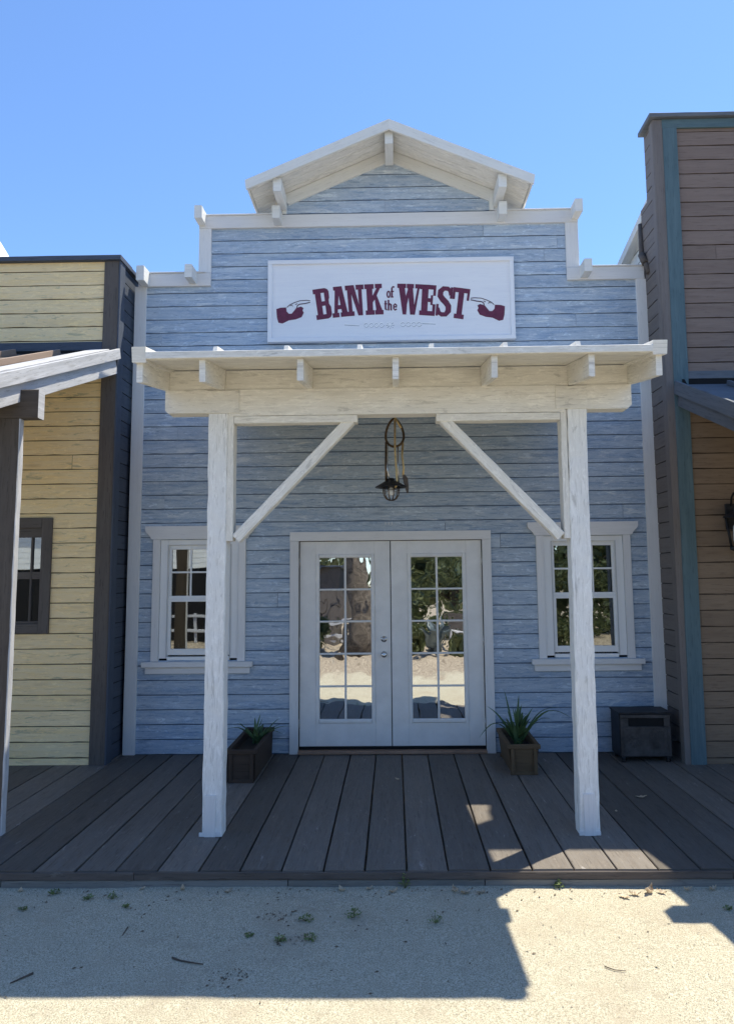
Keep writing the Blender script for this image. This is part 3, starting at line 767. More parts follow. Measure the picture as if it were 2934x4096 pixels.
# ================================================================== HANGING LAMP
LX, LY = .020, -1.20
lamp = thing('hanging_lamp', (LX + .03, LY, 2.35), 'iron and brass cage lamp with pear shaped hoop hanging under the white porch roof', 'lamp')
hoop = MB(); pts = []
for k in range(33):
    a = math.pi / 2 + 2 * math.pi * k / 32
    y_ = math.sin(a); x_ = math.cos(a); r = .077 * (1 - .30 * max(0, y_) ** 2)
    pts.append((LX + .035 + x_ * r, LY + .01 * math.sin(a * 2), 2.905 + (.125 if y_ > 0 else .085) * y_ * (1.25 if y_ > 0 else 1)))
hoop.tube(pts, .0105, 8); hoop.build('hoop', M['bronze'], lamp)
c = MB(); c.tube([(LX + .042, LY, 3.262), (LX + .042, LY, 3.06)], .004, 6); c.build('hanger_rod', M['iron'], lamp)
for pts, r, mt in (([(LX + .038, LY - .02, 3.060), (LX + .036, LY - .02, 2.80), (LX + .045, LY - .03, 2.62), (LX + .05, LY - .03, 2.50), (LX + .035, LY - .03, 2.46)], .0085, 'brass'),
                   ([(LX + .042, LY - .02, 3.065), (LX + .088, LY - .03, 2.975)], .0085, 'brass'),
                   ([(LX - .038, LY, 2.86), (LX - .043, LY, 2.66), (LX - .040, LY, 2.50)], .0105, 'bronze'),
                   ([(LX - .028, LY - .01, 2.84), (LX - .030, LY - .01, 2.62), (LX - .012, LY - .01, 2.52)], .006, 'steel'),
                   ([(LX + .104, LY, 2.86), (LX + .096, LY, 2.74), (LX + .108, LY, 2.64), (LX + .102, LY - .01, 2.56)], .009, 'brass'),
                   ([(LX + .062, LY, 2.82), (LX + .058, LY, 2.66), (LX + .066, LY, 2.50)], .006, 'steel')):
    m = MB(); m.tube(pts, r, 8); m.build('rod', M[mt], lamp)
m = MB(); m.lathe([(.0, .075), (.022, .075), (.032, .066), (.032, .02), (.040, .012), (.040, 0), (0, 0)], (LX, LY, 2.475), 20); m.build('socket', M['iron'], lamp)
m = MB(); m.lathe([(.030, .056), (.050, .046), (.120, .006), (.134, -.002), (.134, -.008), (.118, -.001), (.048, .036), (.030, .044)], (LX, LY, 2.478), 32); m.build('shade', M['iron'], lamp)
m = MB()
for k in range(10):
    a = 2 * math.pi * k / 10; pr_ = [(.066, 0), (.070, -.03), (.062, -.07), (.044, -.100), (.018, -.114)]
    m.tube([(LX + r * math.cos(a), LY + r * math.sin(a), 2.474 + h) for r, h in pr_],   .0042, 5)
for r, h in ((.070, -.03), (.018, -.114)): m.tube([(LX + r * math.cos(2 * math.pi * k / 20), LY + r * math.sin(2 * math.pi * k / 20), 2.474 + h) for k in range(21)], .0028, 5)
m.build('wire_cage', M['bronze'], lamp)
m = MB(); m.lathe([(.012, 0), (.018, -.015), (.030, -.038), (.030, -.052), (.018, -.068), (.0, -.072)], (LX, LY, 2.474), 16); m.build('bulb', M['bulb'], lamp)
m = MB(); m.prism([(LX + .100, LY - .02, 2.575), (LX + .120, LY - .02, 2.575), (LX + .142, LY - .02, 2.545), (LX + .148, LY - .02, 2.47), (LX + .146, LY - .02, 2.42), (LX + .130, LY - .02, 2.42), (LX + .108, LY - .02, 2.50), (LX + .098, LY - .02, 2.545)], (0, .012, 0))
m.build('lever', M['umber'], lamp)

# ================================================================== LEFT (YELLOW) BUILDING
lb = thing('yellow_building', (-4.2, 0, 0), 'yellow clapboard building with dark brown corner board and sloped side porch', 'building')
LO = [(-3.80, -3.30, 1.27, 2.24)]
def lspan(z): return holes([(-6.6, -2.805)], LO, z)
mb = MB(); siding(mb, 0, 4.87, 4.770 - .1427 * 34, .1427, [1.27, 2.24], lspan, lambda x, z, d: Vector((x, -.37 + d, z)))
lw = mb.build('wall', M['yellow'], lb)
mb = MB(); siding(mb, 0, 4.87, 0, .1427, [], lambda z: [(-.34, 6.0)], lambda y, z, d: Vector((-2.668 - d, y, z)))
mb.build('side_wall', M['navy'], lb)
m = MB(); m.box(-6.6, -2.70, -.33, -.20, 2.35, 4.86, axis='x', ch=.001); m.box(-6.6, -2.70, -.1, 5.9, 3.30, 3.4, axis='x', ch=.001)
m.box(-6.6, -2.70, 5.9, 6.0, 0, 3.4, axis='x', ch=.001); m.box(-6.65, -6.6, -.36, 6, 0, 4.86, axis='y', ch=.001); m.box(-6.6, -2.72, -.3, 6, .002, .03, axis='x', ch=.001)
m.box(-2.72, -2.70, -.2, 6, 0, 4.5, axis='y', ch=.001)
m.build('interior', M['interior'], lb)
def lbt(name, *a, mat='umber', **k): return trim(name, *a, mat=mat, parent=lb, **k)
lbt('corner_board', -2.812, -2.668, .002, 4.868, -.392, -.365, axis='z')
lbt('corner_board', -2.6675, -2.652, .002, 4.868, -.390, -.255, axis='z', mat='navy')
m = MB(); m.box(-6.7, -2.640, -.425, -.10, 4.872, 4.920, axis='x', ch=.003, jit=.0008); m.box(-2.72, -2.640, -.10, 5.9, 4.872, 4.915, axis='y', ch=.003); m.build('parapet_cap', M['navy'], lb)
lbt('belt_board', -6.6, -2.813, 3.955, 4.042, -.395, -.36, axis='x', mat='navy')
m = MB(); m.box(-6.6, -2.69, -.41, -.372, 3.70, 3.952, axis='x', ch=.002); m.build('gap_shade', M['black'], lb)  # black strip painted in for the dark gap above the porch roof
# window
wx0, wx1, wz0, wz1 = -3.862, -3.238, 1.210, 2.308
m = MB(); f = .098
m.box(wx0, wx0 + f, -.398, -.362, wz0, wz1, axis='z', ch=.004); m.box(wx1 - f, wx1, -.398, -.362, wz0, wz1, axis='z', ch=.004)
m.box(wx0 + f, wx1 - f, -.397, -.362, wz1 - f, wz1, axis='x', ch=.004); m.box(wx0 + f, wx1 - f, -.397, -.362, wz0, wz0 + .09, axis='x', ch=.004)
lwin = m.build('window', M['umber'], lb)
m = MB()
m.box(wx0 + f, wx1 - f, -.378, -.355, 1.722, 1.79, axis='x', ch=.003); m.box(wx0 + f, wx1 - f, -.378, -.355, 2.12, 2.21, axis='x', ch=.003)
m.box(wx0 + f, wx1 - f, -.378, -.355, 1.30, 1.325, axis='x', ch=.003)
for x in (-3.43, -3.62): m.box(x - .009, x + .009, -.382, -.352, 1.325, 2.12, axis='z', ch=.003)
m.build('sash', M['umber'], lwin)
m = MB(); m.box(wx0 + f, wx1 - f, -.362, -.358, 1.30, 2.13, axis='x', ch=.0005); m.build('pane', M['winglass'], lwin)
# porch roof, slope .39 falling to the front
LS = .39
def lz(y): return 3.965 + LS * (y + .40)
m = MB(); upv = (0, -LS, 1); y = -2.86
while y < -.45:
    w = min(.2, -.42 - y); m.beam((-6.6, y + w / 2, lz(y + w / 2) - .05), (-2.66, y + w / 2, lz(y + w / 2) - .05), (w - .004) * 1.07, .022, upv, ch=.002); y += .2
lp = m.build('porch_roof', M['umber'], lb)
m = MB(); m.beam((-2.636, -.41, lz(-.41) - .050), (-2.636, -2.87, lz(-2.87) - .050), .030, .098, (0, 0, 1), ch=.002, seg=14, jit=.0008); m.build('rake_board', M['whitish'], lp)
m = MB(); m.beam((-2.68, -.41, lz(-.41) - .180), (-2.68, -2.80, lz(-2.80) - .180), .050, .135, (0, 0, 1), ch=.003, seg=14, jit=.001); m.build('rafter', M['whitish'], lp)
for x in (-3.28, -3.88, -4.48, -5.08, -5.68, -6.28):
    m = MB(); m.beam((x, -.41, lz(-.41) - .135), (x, -2.80, lz(-2.80) - .135), .040, .13, (0, 0, 1), ch=.003); m.build('rafter', M['brownpost'], lp)
for x in (-3.13, -3.62, -4.11, -4.6, -5.09, -5.58, -6.07):
    m = MB(); m.beam((x, -.62 if x > -3.3 else -.5, lz(-.5) - .010 - (.047 if x > -3.3 else 0)), (x, -2.87, lz(-2.87) + .0), .030, .055, (0, 0, 1), ch=.002); m.build('batten', M['cedar'], lp)
m = MB(); m.beam((-2.80, -.46, lz(-.46) - .008), (-2.80, -2.87, lz(-2.87) - .008), .18, .02, (0, 0, 1), ch=.002); m.build('roof_edge_plank', M['whitish'], lp)
side = lambda n: 1 if n.x > .6 else 0  # faces turned to +x take the paler second material
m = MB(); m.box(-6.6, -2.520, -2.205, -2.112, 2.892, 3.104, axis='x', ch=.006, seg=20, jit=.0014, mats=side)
m.build('beam', [M['brownpost'], M['whitish']], lp)
m = MB(); m.beam((-2.733, -2.170, .002), (-2.728, -2.170, 2.890), .155, .066, (0, 1, 0), ch=.006, seg=24, jit=.0022, mats=side); m.build('post', [M['brownpost'], M['whitish']], lp)
m = MB(); m.beam((-5.6, -2.130, .002), (-5.6, -2.130, 2.890), .155, .150, (0, 1, 0), ch=.006, seg=24, jit=.0022, mats=side); m.build('post', [M['brownpost'], M['whitish']], lp)

# ================================================================== RIGHT (BROWN) BUILDING
rb = thing('brown_building', (4.2, 0, 0), 'tall mauve brown clapboard building with teal corner board and flat cap', 'building')
mb = MB(); siding(mb, 3.60, 6.12, 5.930 - .147 * 40, .147, [], lambda z: [(2.84, 7.6)], lambda x, z, d: Vector((x, -.45 + d, z)), gh=.007)
rw = mb.build('wall', M['mauve'], rb)
mb = MB(); siding(mb, 0, 3.60, 5.930 - .147 * 41, .147, [], lambda z: [(2.80, 7.6)], lambda x, z, d: Vector((x, -.452 + d, z)), gh=.007)
mb.build('lower_wall', M['tan'], rb)
def rrz(y): return 5.66 - .24 * (y + .4)
mb = MB(); siding(mb, 0, 6.20, 0, .147, [5.50, 5.62], lambda z: [(-.40, .02 if z < 5.50 else -.17)], lambda y, z, d: Vector((2.668 + d, y, z)), gh=.007); mb.build('side_wall', M['mauvegrey'], rb)
mb = MB()
siding(mb, 0, 5.50, 0, .147, [], lambda z: [(.02, min(5.0, (5.50 - z) / .24))] if z > 4.4 else [(.02, 5.0)], lambda y, z, d: Vector((2.80 + d, y, z)), gh=.007)
mb.build('rear_side_wall', M['gable'], rb)
m = MB(); m.box(2.695, 2.80, .0, .022, 0, 5.44, axis='z', ch=.001); m.build('return_board', M['mauvegrey'], rb)
m = MB(); m.box(2.70, 7.6, -.44, -.18, 3.6, 6.20, axis='x', ch=.001); m.box(2.72, 7.6, -.43, -.2, 0, 3.6, axis='x', ch=.001)
m.box(2.83, 7.6, -.2, 5.0, .0, 4.3, axis='y', ch=.001); m.build('wall_backing', M['mauve'], rb)
def rbt(name, *a, mat='teal', **k): return trim(name, *a, mat=mat, parent=rb, **k)
m = MB(); m.beam((2.765, -.466, .002), (2.815, -.466, 6.11), .140, .028, (0, 1, 0), ch=.003, seg=20, jit=.001); m.build('corner_board', M['teal'], rb)
m = MB(); m.beam((2.690, -.462, .002), (2.700, -.462, 6.20), .062 + .03, .022, (0, 1, 0), ch=.003); m.build('edge_board', M['mauvegrey'], rb)
m = MB(); m.box(2.650, 2.667, -.452, -.365, .002, 6.20, axis='z', ch=.002); m.build('side_board', M['mauvegrey'], rb)
rbt('frieze_board', 2.742, 7.6, 6.112, 6.205, -.476, -.45, axis='x')
m = MB(); m.box(2.612, 7.7, -.515, -.160, 6.208, 6.250, axis='x', ch=.003, jit=.0008); m.build('parapet_cap', M['slate'], rb)
m = MB(); m.beam((5.15, -.17, rrz(-.17) - .05), (5.15, 5.2, rrz(5.2) - .05), 4.90, .10, (0, 0, 1), ch=.004); m.build('roof', M['gable'], rb)
m = MB(); m.tube([(2.664, .035, 5.36), (2.650, .01, 5.04), (2.640, -.03, 4.95), (2.655, -.10, 4.86), (2.664, -.13, 4.76)], .026, 10); m.tube([(2.632, -.035, 5.0), (2.650, -.09, 4.88)], .036, 10); m.build('downspout', M['umber'], rb)
rbt('belt_board', 2.84, 7.6, 3.565, 3.640, -.474, -.45, axis='x', mat='slate')
m = MB(); m.box(2.80, 7.6, -.48, -.453, 3.40, 3.562, axis='x', ch=.002); m.build('gap_shade', M['black'], rb)  # black strip standing in for the shaded slot between wall and porch roof
RSc = .412
def rcz(y): return 3.545 + RSc * (y + .48)
m = MB(); y = -2.85
while y < -.55:
    w = min(.2, -.5 - y); m.beam((2.745, y + w / 2, rcz(y + w / 2) - .045), (7.6, y + w / 2, rcz(y + w / 2) - .045), (w - .004) * 1.08, .022, (0, -RSc, 1), ch=.002); y += .2
rp = m.build('porch_roof', M['slate'], rb)
m = MB(); m.beam((2.732, -.49, rcz(-.49) - .062), (2.732, -2.87, rcz(-2.87) - .062), .028, .125, (0, 0, 1), ch=.003, seg=12, jit=.0008); m.build('rake_board', M['slate'], rp)
m = MB(); m.beam((2.772, -.49, rcz(-.49) - .182), (2.772, -2.80, rcz(-2.80) - .182), .045, .125, (0, 0, 1), ch=.003, seg=12, jit=.001); m.build('rafter', M['slate'], rp)
for x in (3.35, 3.95, 4.55, 5.15, 5.75, 6.35):
    m = MB(); m.beam((x, -.49, rcz(-.49) - .12), (x, -2.80, rcz(-2.80) - .12), .040, .12, (0, 0, 1), ch=.003); m.build('rafter', M['slate'], rp)
for x in (3.18, 3.67, 4.16, 4.65, 5.14):
    m = MB(); m.beam((x, -.6, rcz(-.6) - .005), (x, -2.87, rcz(-2.87) - .005), .03, .045, (0, 0, 1), ch=.002); m.build('batten', M['slate'], rp)
m = MB(); m.box(2.43, 7.6, -2.40, -2.26, 2.32, 2.53, axis='x', ch=.006, jit=.0014); m.build('beam', M['slate'], rp)
for x in (2.93, 6.2):
    m = MB(); m.beam((x, -2.33, .002), (x, -2.33, 2.32), .15, .14, (0, 1, 0), ch=.006, seg=18, jit=.002); m.build('post', M['slate'], rp)
# wall lantern on the brown building
wl = thing('wall_lantern', (3.235, -.455, 1.9), 'small dark iron wall lantern on the brown boards at the right edge', 'lantern')
lx, ly = 3.195, -.60
m = MB(); m.box(lx - .055, lx + .055, -.474, -.453, 2.12, 2.36, axis='z', ch=.005); m.build('back_plate', M['iron'], wl)
m = MB(); m.tube([(lx, -.47, 2.34), (lx, -.49, 2.42), (lx, -.54, 2.455), (lx, -.59, 2.42), (lx, ly, 2.32)], .010, 8); m.build('bracket', M['iron'], wl)
m = MB(); m.lathe([(0, .09), (.03, .085), (.05, .05), (.138, .0), (.142, -.012), (0, -.012)], (lx, ly, 2.235), 6, smooth=False); m.build('hood', M['iron'], wl)
m = MB()
for k in range(6):
    a = 2 * math.pi * k / 6; m.tube([(lx + .118 * math.cos(a), ly + .118 * math.sin(a), 2.225), (lx + .080 * math.cos(a), ly + .080 * math.sin(a), 1.955)], .008, 5)
m.lathe([(0, 0), (.092, 0), (.092, -.022), (.04, -.05), (0, -.055)], (lx, ly, 1.955), 6, smooth=False); m.build('cage', M['iron'], wl)
m = MB(); m.lathe([(.035, 0), (.055, .06), (.050, .18), (.030, .22), (.0, .225)], (lx, ly, 1.96), 14); m.build('glass_chimney', M['bulb'], wl)

# ================================================================== WHITE TANK far left
tk = thing('water_tank', (-6.72, 3.2, 0), 'tall white round topped tank behind the yellow building', 'tank')
m = MB(); m.lathe([(0, 0), (1.05, 0), (1.05, 5.9), (1.03, 6.25), (.94, 6.65), (.76, 6.95), (.45, 7.12), (0, 7.2)], (-6.72, 3.2, -.08), 48); m.build('shell', M['tank'], tk)
m = MB(); m.lathe([(0, 0), (.16, 0), (.16, .1), (0, .12)], (-6.72, 3.2, 7.1), 20); m.build('hatch', M['tank'], tk)

# ================================================================== PLANTERS AND PLANTS
def planter(x0, x1, y0, y1, h, mat, label, flare=.018):
    t = thing('planter_box', ((x0 + x1) / 2, (y0 + y1) / 2, .002), label, 'planter', 'wooden planter boxes beside the doors')
    cxp, cyp = (x0 + x1) / 2, (y0 + y1) / 2; b = .016; th = .018
    m = MB()
    for (a, c) in (((x0, y0), (x1, y0)), ((x1, y0), (x1, y1)), ((x1, y1), (x0, y1)), ((x0, y1), (x0, y0))):
        ddx, ddy = (c[0] - a[0]), (c[1] - a[1]); l = math.hypot(ddx, ddy); nx, ny = ddy / l, -ddx / l
        ins = lambda p, k: (cxp + (p[0] - cxp) * (1 - k), cyp + (p[1] - cyp) * (1 - k))
        A0, C0 = (a[0] - nx * flare, a[1] - ny * flare), (c[0] - nx * flare, c[1] - ny * flare)
        ex, ey = ddx / l * flare, ddy / l * flare
        p = [(A0[0] + ex, A0[1] + ey, .012), (C0[0] - ex, C0[1] - ey, .012), (c[0], c[1], h - .03), (a[0], a[1], h - .03)]
        m.prism(p, (-nx * th, -ny * th, 0), uvax=(ddx / l, ddy / l, 0))
    o = m.build('box', M[mat], t)
    m = MB(); r = .014
    m.box(x0 - r, x1 + r, y0 - r, y0 + .022, h - .035, h, axis='x', ch=.004, jit=.0008); m.box(x0 - r, x1 + r, y1 - .022, y1 + r, h - .035, h, axis='x', ch=.004, jit=.0008)
    m.box(x0 - r, x0 + .022, y0 + .023, y1 - .023, h - .035, h, axis='y', ch=.004, jit=.0008); m.box(x1 - .022, x1 + r, y0 + .023, y1 - .023, h - .035, h, axis='y', ch=.004, jit=.0008)
    m.build('rim', M[mat], t)
    m = MB()
    for (px, py) in ((x0 + .03, y0 - .004), (x1 - .03, y0 - .004)): m.box(px - .016, px + .016, py - .006, py + .006, .02, h - .036, axis='z', ch=.003)
    m.box(x0 + .012, x1 - .012, y0 + flare - .012, y0 + flare + .01, 0, .03, axis='x', ch=.003); m.box(x0 + .012, x1 - .012, y1 - flare - .01, y1 - flare + .012, 0, .03, axis='x', ch=.003)
    m.build('cleats', M[mat], t)
    m = MB(); m.box(x0 + .018, x1 - .018, y0 + .018, y1 - .018, h - .12, h - .07, axis='y', ch=.002); m.build('soil', M['soil'], t)
    return t
planter(-1.395, -1.155, -.975, -.075, .272, 'planterdark', 'dark stained wooden planter box between left post and white doors', .006)
planter(1.012, 1.268, -.80, -.12, .262, 'planter', 'golden brown flared wooden planter box right of the white doors', .024)
def blades(mb, base, tips, wid, droop=.12, n=9):
    base = Vector(base)
    for tip in tips:
        b = base + Vector((R(-.03, .03), R(-.05, .05), R(-.01, .01))); tp = Vector(tip[:3]); d = tp - b
        dr = tip[3] if len(tip) > 3 else droop
        out_ = Vector((d.x, d.y, 0)); side_ = Vector((-d.y, d.x, 0)) if out_.length > 1e-4 else Vector((1, 0, 0))
        if side_.length < 1e-4: side_ = Vector((1, 0, 0))
        side_.normalize(); w0 = wid * R(.8, 1.2); t = R(0, 1); prev = None
        if abs(side_.x) < .6: side_ = (side_ + Vector((.7 if side_.x >= 0 else -.7, 0, 0))).normalized()
        for i in range(n + 1):
            f = i / n; p = b + d * f + Vector((0, 0, dr * math.sin(math.pi * f) * d.length))
            w = w0 * (1 - f) ** .7 * (.75 + .6 * min(1, f * 4)) * .5 + .0006
            cur = [mb.bm.verts.new(p - side_ * w + Vector((0, 0, w * .5))), mb.bm.verts.new(p), mb.bm.verts.new(p + side_ * w + Vector((0, 0, w * .5)))]
            if prev:
                mb.face([prev[0], prev[1], cur[1], cur[0]], tone=t, smooth=True); mb.face([prev[1], prev[2], cur[2], cur[1]], tone=t, smooth=True)
            prev = cur
m = MB()
tips = [(1.035, -.45, .665, .06), (1.163, -.48, .630, .04), (1.514, -.45, .505, .22), (1.650, -.46, .405, .32), (.797, -.45, .245, .45), (.875, -.42, .520, .12),
        (1.44, -.52, .42, .25), (1.10, -.5, .52, .05), (1.24, -.5, .47, .05), (1.30, -.4, .50, .08), (1.20, -.40, .53, .05), (1.07, -.38, .47, .08), (1.34, -.55, .40, .15), (.98, -.5, .42, .12)]
for k in range(16):
    a = R(0, 6.28); r = R(.05, .22); tips.append((1.15 + r * math.cos(a), -.46 + r * 1.2 * math.sin(a), R(.34, .50), R(.05, .25)))
blades(m, (1.143, -.46, .185), tips, .034)
o = m.build('spiky_plant', M['aloe'], None, fix=False); tag(o, 'tall spiky leaved plant with long arching blades in the right planter', 'plant', 'spiky plants in the planter boxes')
m = MB()
tips = [(-1.225, -.35, .45, .05), (-1.277, -.35, .42, .06), (-1.45, -.36, .370, .12), (-1.575, -.36, .300, .22), (-.93, -.34, .335, .14), (-1.0, -.5, .30, .2), (-1.06, -.3, .40, .08), (-1.42, -.42, .40, .08), (-1.03, -.33, .355, .10), (-1.24, -.55, .36, .05), (-1.20, -.38, .42, .03)]
for k in range(12):
    a = R(0, 6.28); r = R(.04, .15); tips.append((-1.25 + r * math.cos(a), -.36 + r * 1.5 * math.sin(a), R(.26, .36), R(.05, .2)))
blades(m, (-1.25, -.40, .19), tips, .026)
o = m.build('spiky_plant', M['aloe'], None, fix=False); tag(o, 'small low spiky plant in the dark left planter', 'plant', 'spiky plants in the planter boxes')

# ================================================================== BOX STOVE
st = thing('box_stove', (2.33, -.26, .002), 'dark cast iron box stove with a wide slot, standing in the right corner', 'stove')
m = MB(); x0, x1, y0, y1, z0, z1 = 2.095, 2.562, -.392, -.11, .045, .432
m.box(x0, x1, y0 + .015, y1, z0, z1, axis='x', ch=.006); body = m.build('body', M['iron'], st)
m = MB(); m.box(x0 - .010, x1 + .012, y0 - .008, y1 + .006, z1 + .001, z1 + .018, axis='x', ch=.006); m.build('top_plate', M['iron'], st)
m = MB(); sx0, sx1, sz0, sz1 = 2.172, 2.498, .322, .395
m.box(x0 + .006, x1 - .006, y0, y0 + .014, sz1, z1 - .003, axis='x', ch=.004); m.box(x0 + .006, x1 - .006, y0, y0 + .014, z0 + .01, sz0, axis='x', ch=.004)
m.box(x0 + .006, sx0, y0 + .0005, y0 + .014, sz0, sz1, axis='z', ch=.002); m.box(sx1, x1 - .006, y0 + .0005, y0 + .014, sz0, sz1, axis='z', ch=.002)
fp = m.build('front_plate', M['iron2'], st)
m = MB(); m.box(sx0, sx1, y0 + .0142, y0 + .0149, sz0, sz1, axis='x', ch=.0001); m.build('slot', M['black'], fp)
m = MB()
for k in range(9):
    xx = 2.36 + k * .016; m.box(xx, xx + .007, y0 - .004, y0, .12, .28, axis='z', ch=.001)
m.box(x0 + .03, x0 + .036, y0 - .004, y0, .09, .30, axis='z', ch=.001); m.box(x1 - .036, x1 - .03, y0 - .004, y0, .09, .30, axis='z', ch=.001); m.box(x0 + .03, x1 - .03, y0 - .004, y0, .302, .309, axis='x', ch=.001)
for k in range(12):
    a = k * math.pi / 6; m.tube([(2.22 + .02 * math.cos(a), y0 - .002, .19 + .02 * math.sin(a)), (2.22 + .055 * math.cos(a), y0 - .002, .19 + .055 * math.sin(a))], .003, 5)
m.build('relief', M['iron2'], fp)
for (lx, ly) in ((x0 + .03, y0 + .03), (x1 - .03, y0 + .03), (x0 + .03, y1 - .03), (x1 - .03, y1 - .03)):
    m = MB(); m.lathe([(.026, .05), (.020, .03), (.014, .012), (.020, 0), (0, 0)], (lx, ly, .002), 12); m.build('leg', M['iron'], st)
m = MB(); m.box(x1 + .013, x1 + .075, -.34, -.20, .185, .197, axis='y', ch=.003); m.build('side_shelf', M['iron2'], st)

# ================================================================== SMALL THINGS ON THE GROUND
def weed(x, y, r, label, tall=0):
    m = MB(); z = GZ(x, y)
    for k in range(int(14 + r * 500)):
        a = R(0, 6.28); rr = r * math.sqrt(R(0, 1)); h = R(.2, .9) * r * (1 + tall); t = R(0, 1)
        c = Vector((x + rr * math.cos(a), y + rr * math.sin(a) * .8, z + h * (1 - rr / (r * 1.6)) + .004)); s = R(.006, .013)
        d1 = Vector((R(-1, 1), R(-1, 1), R(-.3, .6))).normalized(); d2 = d1.cross(Vector((R(-1, 1), R(-1, 1), 1))).normalized()
        v = [m.bm.verts.new(c + d1 * s), m.bm.verts.new(c + d2 * s * .45), m.bm.verts.new(c - d1 * s), m.bm.verts.new(c - d2 * s * .45)]
        m.face(v, tone=t)
        if k % 3 == 0: m.tube([(x, y, z - .002), tuple((Vector((x, y, z)) + c) / 2 + Vector((0, 0, .004))), tuple(c)], .0011, 4)
    o = m.build('weed', M['weed'], None, fix=False); tag(o, label, 'weed', 'small weeds in the gravel')
weed(-.207, -3.143, .050, 'bright green weed clump in shaded gravel below the centre of the doors', .4)
weed(.235, -3.207, .045, 'green weed just left of the sunlit gravel patch', .5)
weed(-.461, -3.182, .042, 'pale green weed left of the brightest weed clump')
weed(-.413, -3.381, .042, 'dry weed with dark bits, nearest the street below the centre')
weed(-.566, -3.393, .034, 'thin weed just left of the dry nearest weed')
weed(-.738, -3.333, .024, 'tiny weed sprout in the middle of the shaded gravel')
weed(-1.492, -3.042, .022, 'small weed left of the left white post, rightmost of that row')
weed(-1.603, -2.941, .030, 'upright little weed near the boardwalk left of the left post', .5)
weed(-1.744, -2.940, .034, 'low yellowish weed beside the upright weed on the left')
weed(-1.973, -2.864, .036, 'weed close under the boardwalk edge at far left')
weed(-2.068, -3.054, .026, 'faint weed nearest the left edge of the photo')
weed(.080, -2.815, .040, 'leafy weed growing up against the boardwalk kick board', 1.6)
weed(.982, -2.815, .030, 'weed against the boardwalk in full sun', .9)
weed(1.852, -3.079, .026, 'flat weed in shade at the right edge')

def dead_leaf(x, y, s, label, ht=0.012, base=None):
    m = MB(); z = (GZ(x, y) if base is None else base) + .003; a0 = R(0, 6.28); n = 8; t = R(0, 1)
    L_, Rr_ = [], []
    mid = []
    for i in range(n + 1):
        f = i / n; w = s * .42 * math.sin(math.pi * min(.98, max(.03, f))) * (1 + .25 * math.sin(f * 19)); u = (f - .5) * s * 1.6
        cz = z + ht * .6 * (4 * (f - .5) ** 2) + R(0, .004)
        ca, sa = math.cos(a0), math.sin(a0)
        def P(p, q, zz): return m.bm.verts.new((x + p * ca - q * sa, y + p * sa + q * ca, zz))
        mid.append(P(u, 0, cz)); L_.append(P(u, w, cz + ht * R(.1, .7))); Rr_.append(P(u, -w, cz + ht * R(.1, .6)))
    for i in range(n):
        m.face([mid[i], mid[i + 1], L_[i + 1], L_[i]], tone=t); m.face([mid[i + 1], mid[i], Rr_[i], Rr_[i + 1]], tone=t)
    o = m.build('dead_leaf', M['deadleaf'], None, fix=False); tag(o, label, 'leaf', 'dry leaves along the boardwalk')
DL = [(-.291, -2.842, .042, 'curled dry leaf by the boardwalk left of centre', .02), (-.129, -2.830, .030, 'small crumpled leaf right of the curled leaf near centre', .014),
      (-.955, -2.854, .036, 'flat dry leaf below the foot of the left white post', .01), (-1.231, -2.835, .032, 'dark leaf lump left of the left post foot', .02),
      (.010, -2.87, .034, 'brown leaf beside the leafy weed at the kick board', .02), (.37, -2.865, .040, 'folded tan leaf in the shade left of the sunlit patch', .025),
      (.43, -2.885, .044, 'second broad leaf in the shaded pile left of the sun', .02), (.52, -2.882, .034, 'end leaf of the shaded pile nearest the sun patch', .012),
      (1.33, -2.93, .044, 'long pale leaf lying flat in the sunlit gravel', .012), (1.40, -2.90, .040, 'pale leaf in the middle of the sunlit pile', .02),
      (1.49, -2.875, .048, 'tall curled cream leaf at the top of the sunlit pile', .035), (1.56, -2.88, .036, 'last cream leaf right of the sunlit pile', .018),
      (1.723, -2.85, .034, 'brown leaf in the right hand shade by the boardwalk', .022), (1.870, -2.84, .036, 'rightmost brown leaf under the boardwalk edge', .022),
      (-2.19, -2.84, .030, 'leaf at the far left foot of the boardwalk', .014), (-1.47, -2.83, .026, 'tiny leaf between two weeds at the boardwalk foot', .01)]
for x, y, s, lb_, ht in DL: dead_leaf(x, y, s, lb_, ht)
dead_leaf(.045, -.90, .035, 'pale scrap of leaf on the boards in front of the doors', .01, 0.0)
dead_leaf(1.93, -1.42, .060, 'grey dry leaf on the dark boards right of the right post', .012, 0.0)
dead_leaf(1.64, -1.75, .022, 'speck of leaf on the boards below the grey leaf', .005, 0.0)
def twig(p, r, label):
    m = MB(); m.tube([(x, y, GZ(x, y) + .006) for x, y in p], lambda f: r * (1.1 - .5 * f), 6); o = m.build('twig', M['twig'], None); tag(o, label, 'twig', 'twigs on the gravel')
twig([(-1.075, -3.550), (-1.03, -3.572), (-.98, -3.586), (-.908, -3.603)], .0045, 'dark curved twig lying on the shaded gravel')
twig([(-1.70, -3.68), (-1.73, -3.72), (-1.765, -3.765)], .005, 'short reddish twig at lower left')
twig([(-1.403, -3.25), (-1.402, -3.33)], .0035, 'thin straight twig pointing away, left of centre')
twig([(1.02, -3.62), (1.06, -3.65), (1.11, -3.66)], .0025, 'thin bleached twig in the sunlit gravel')
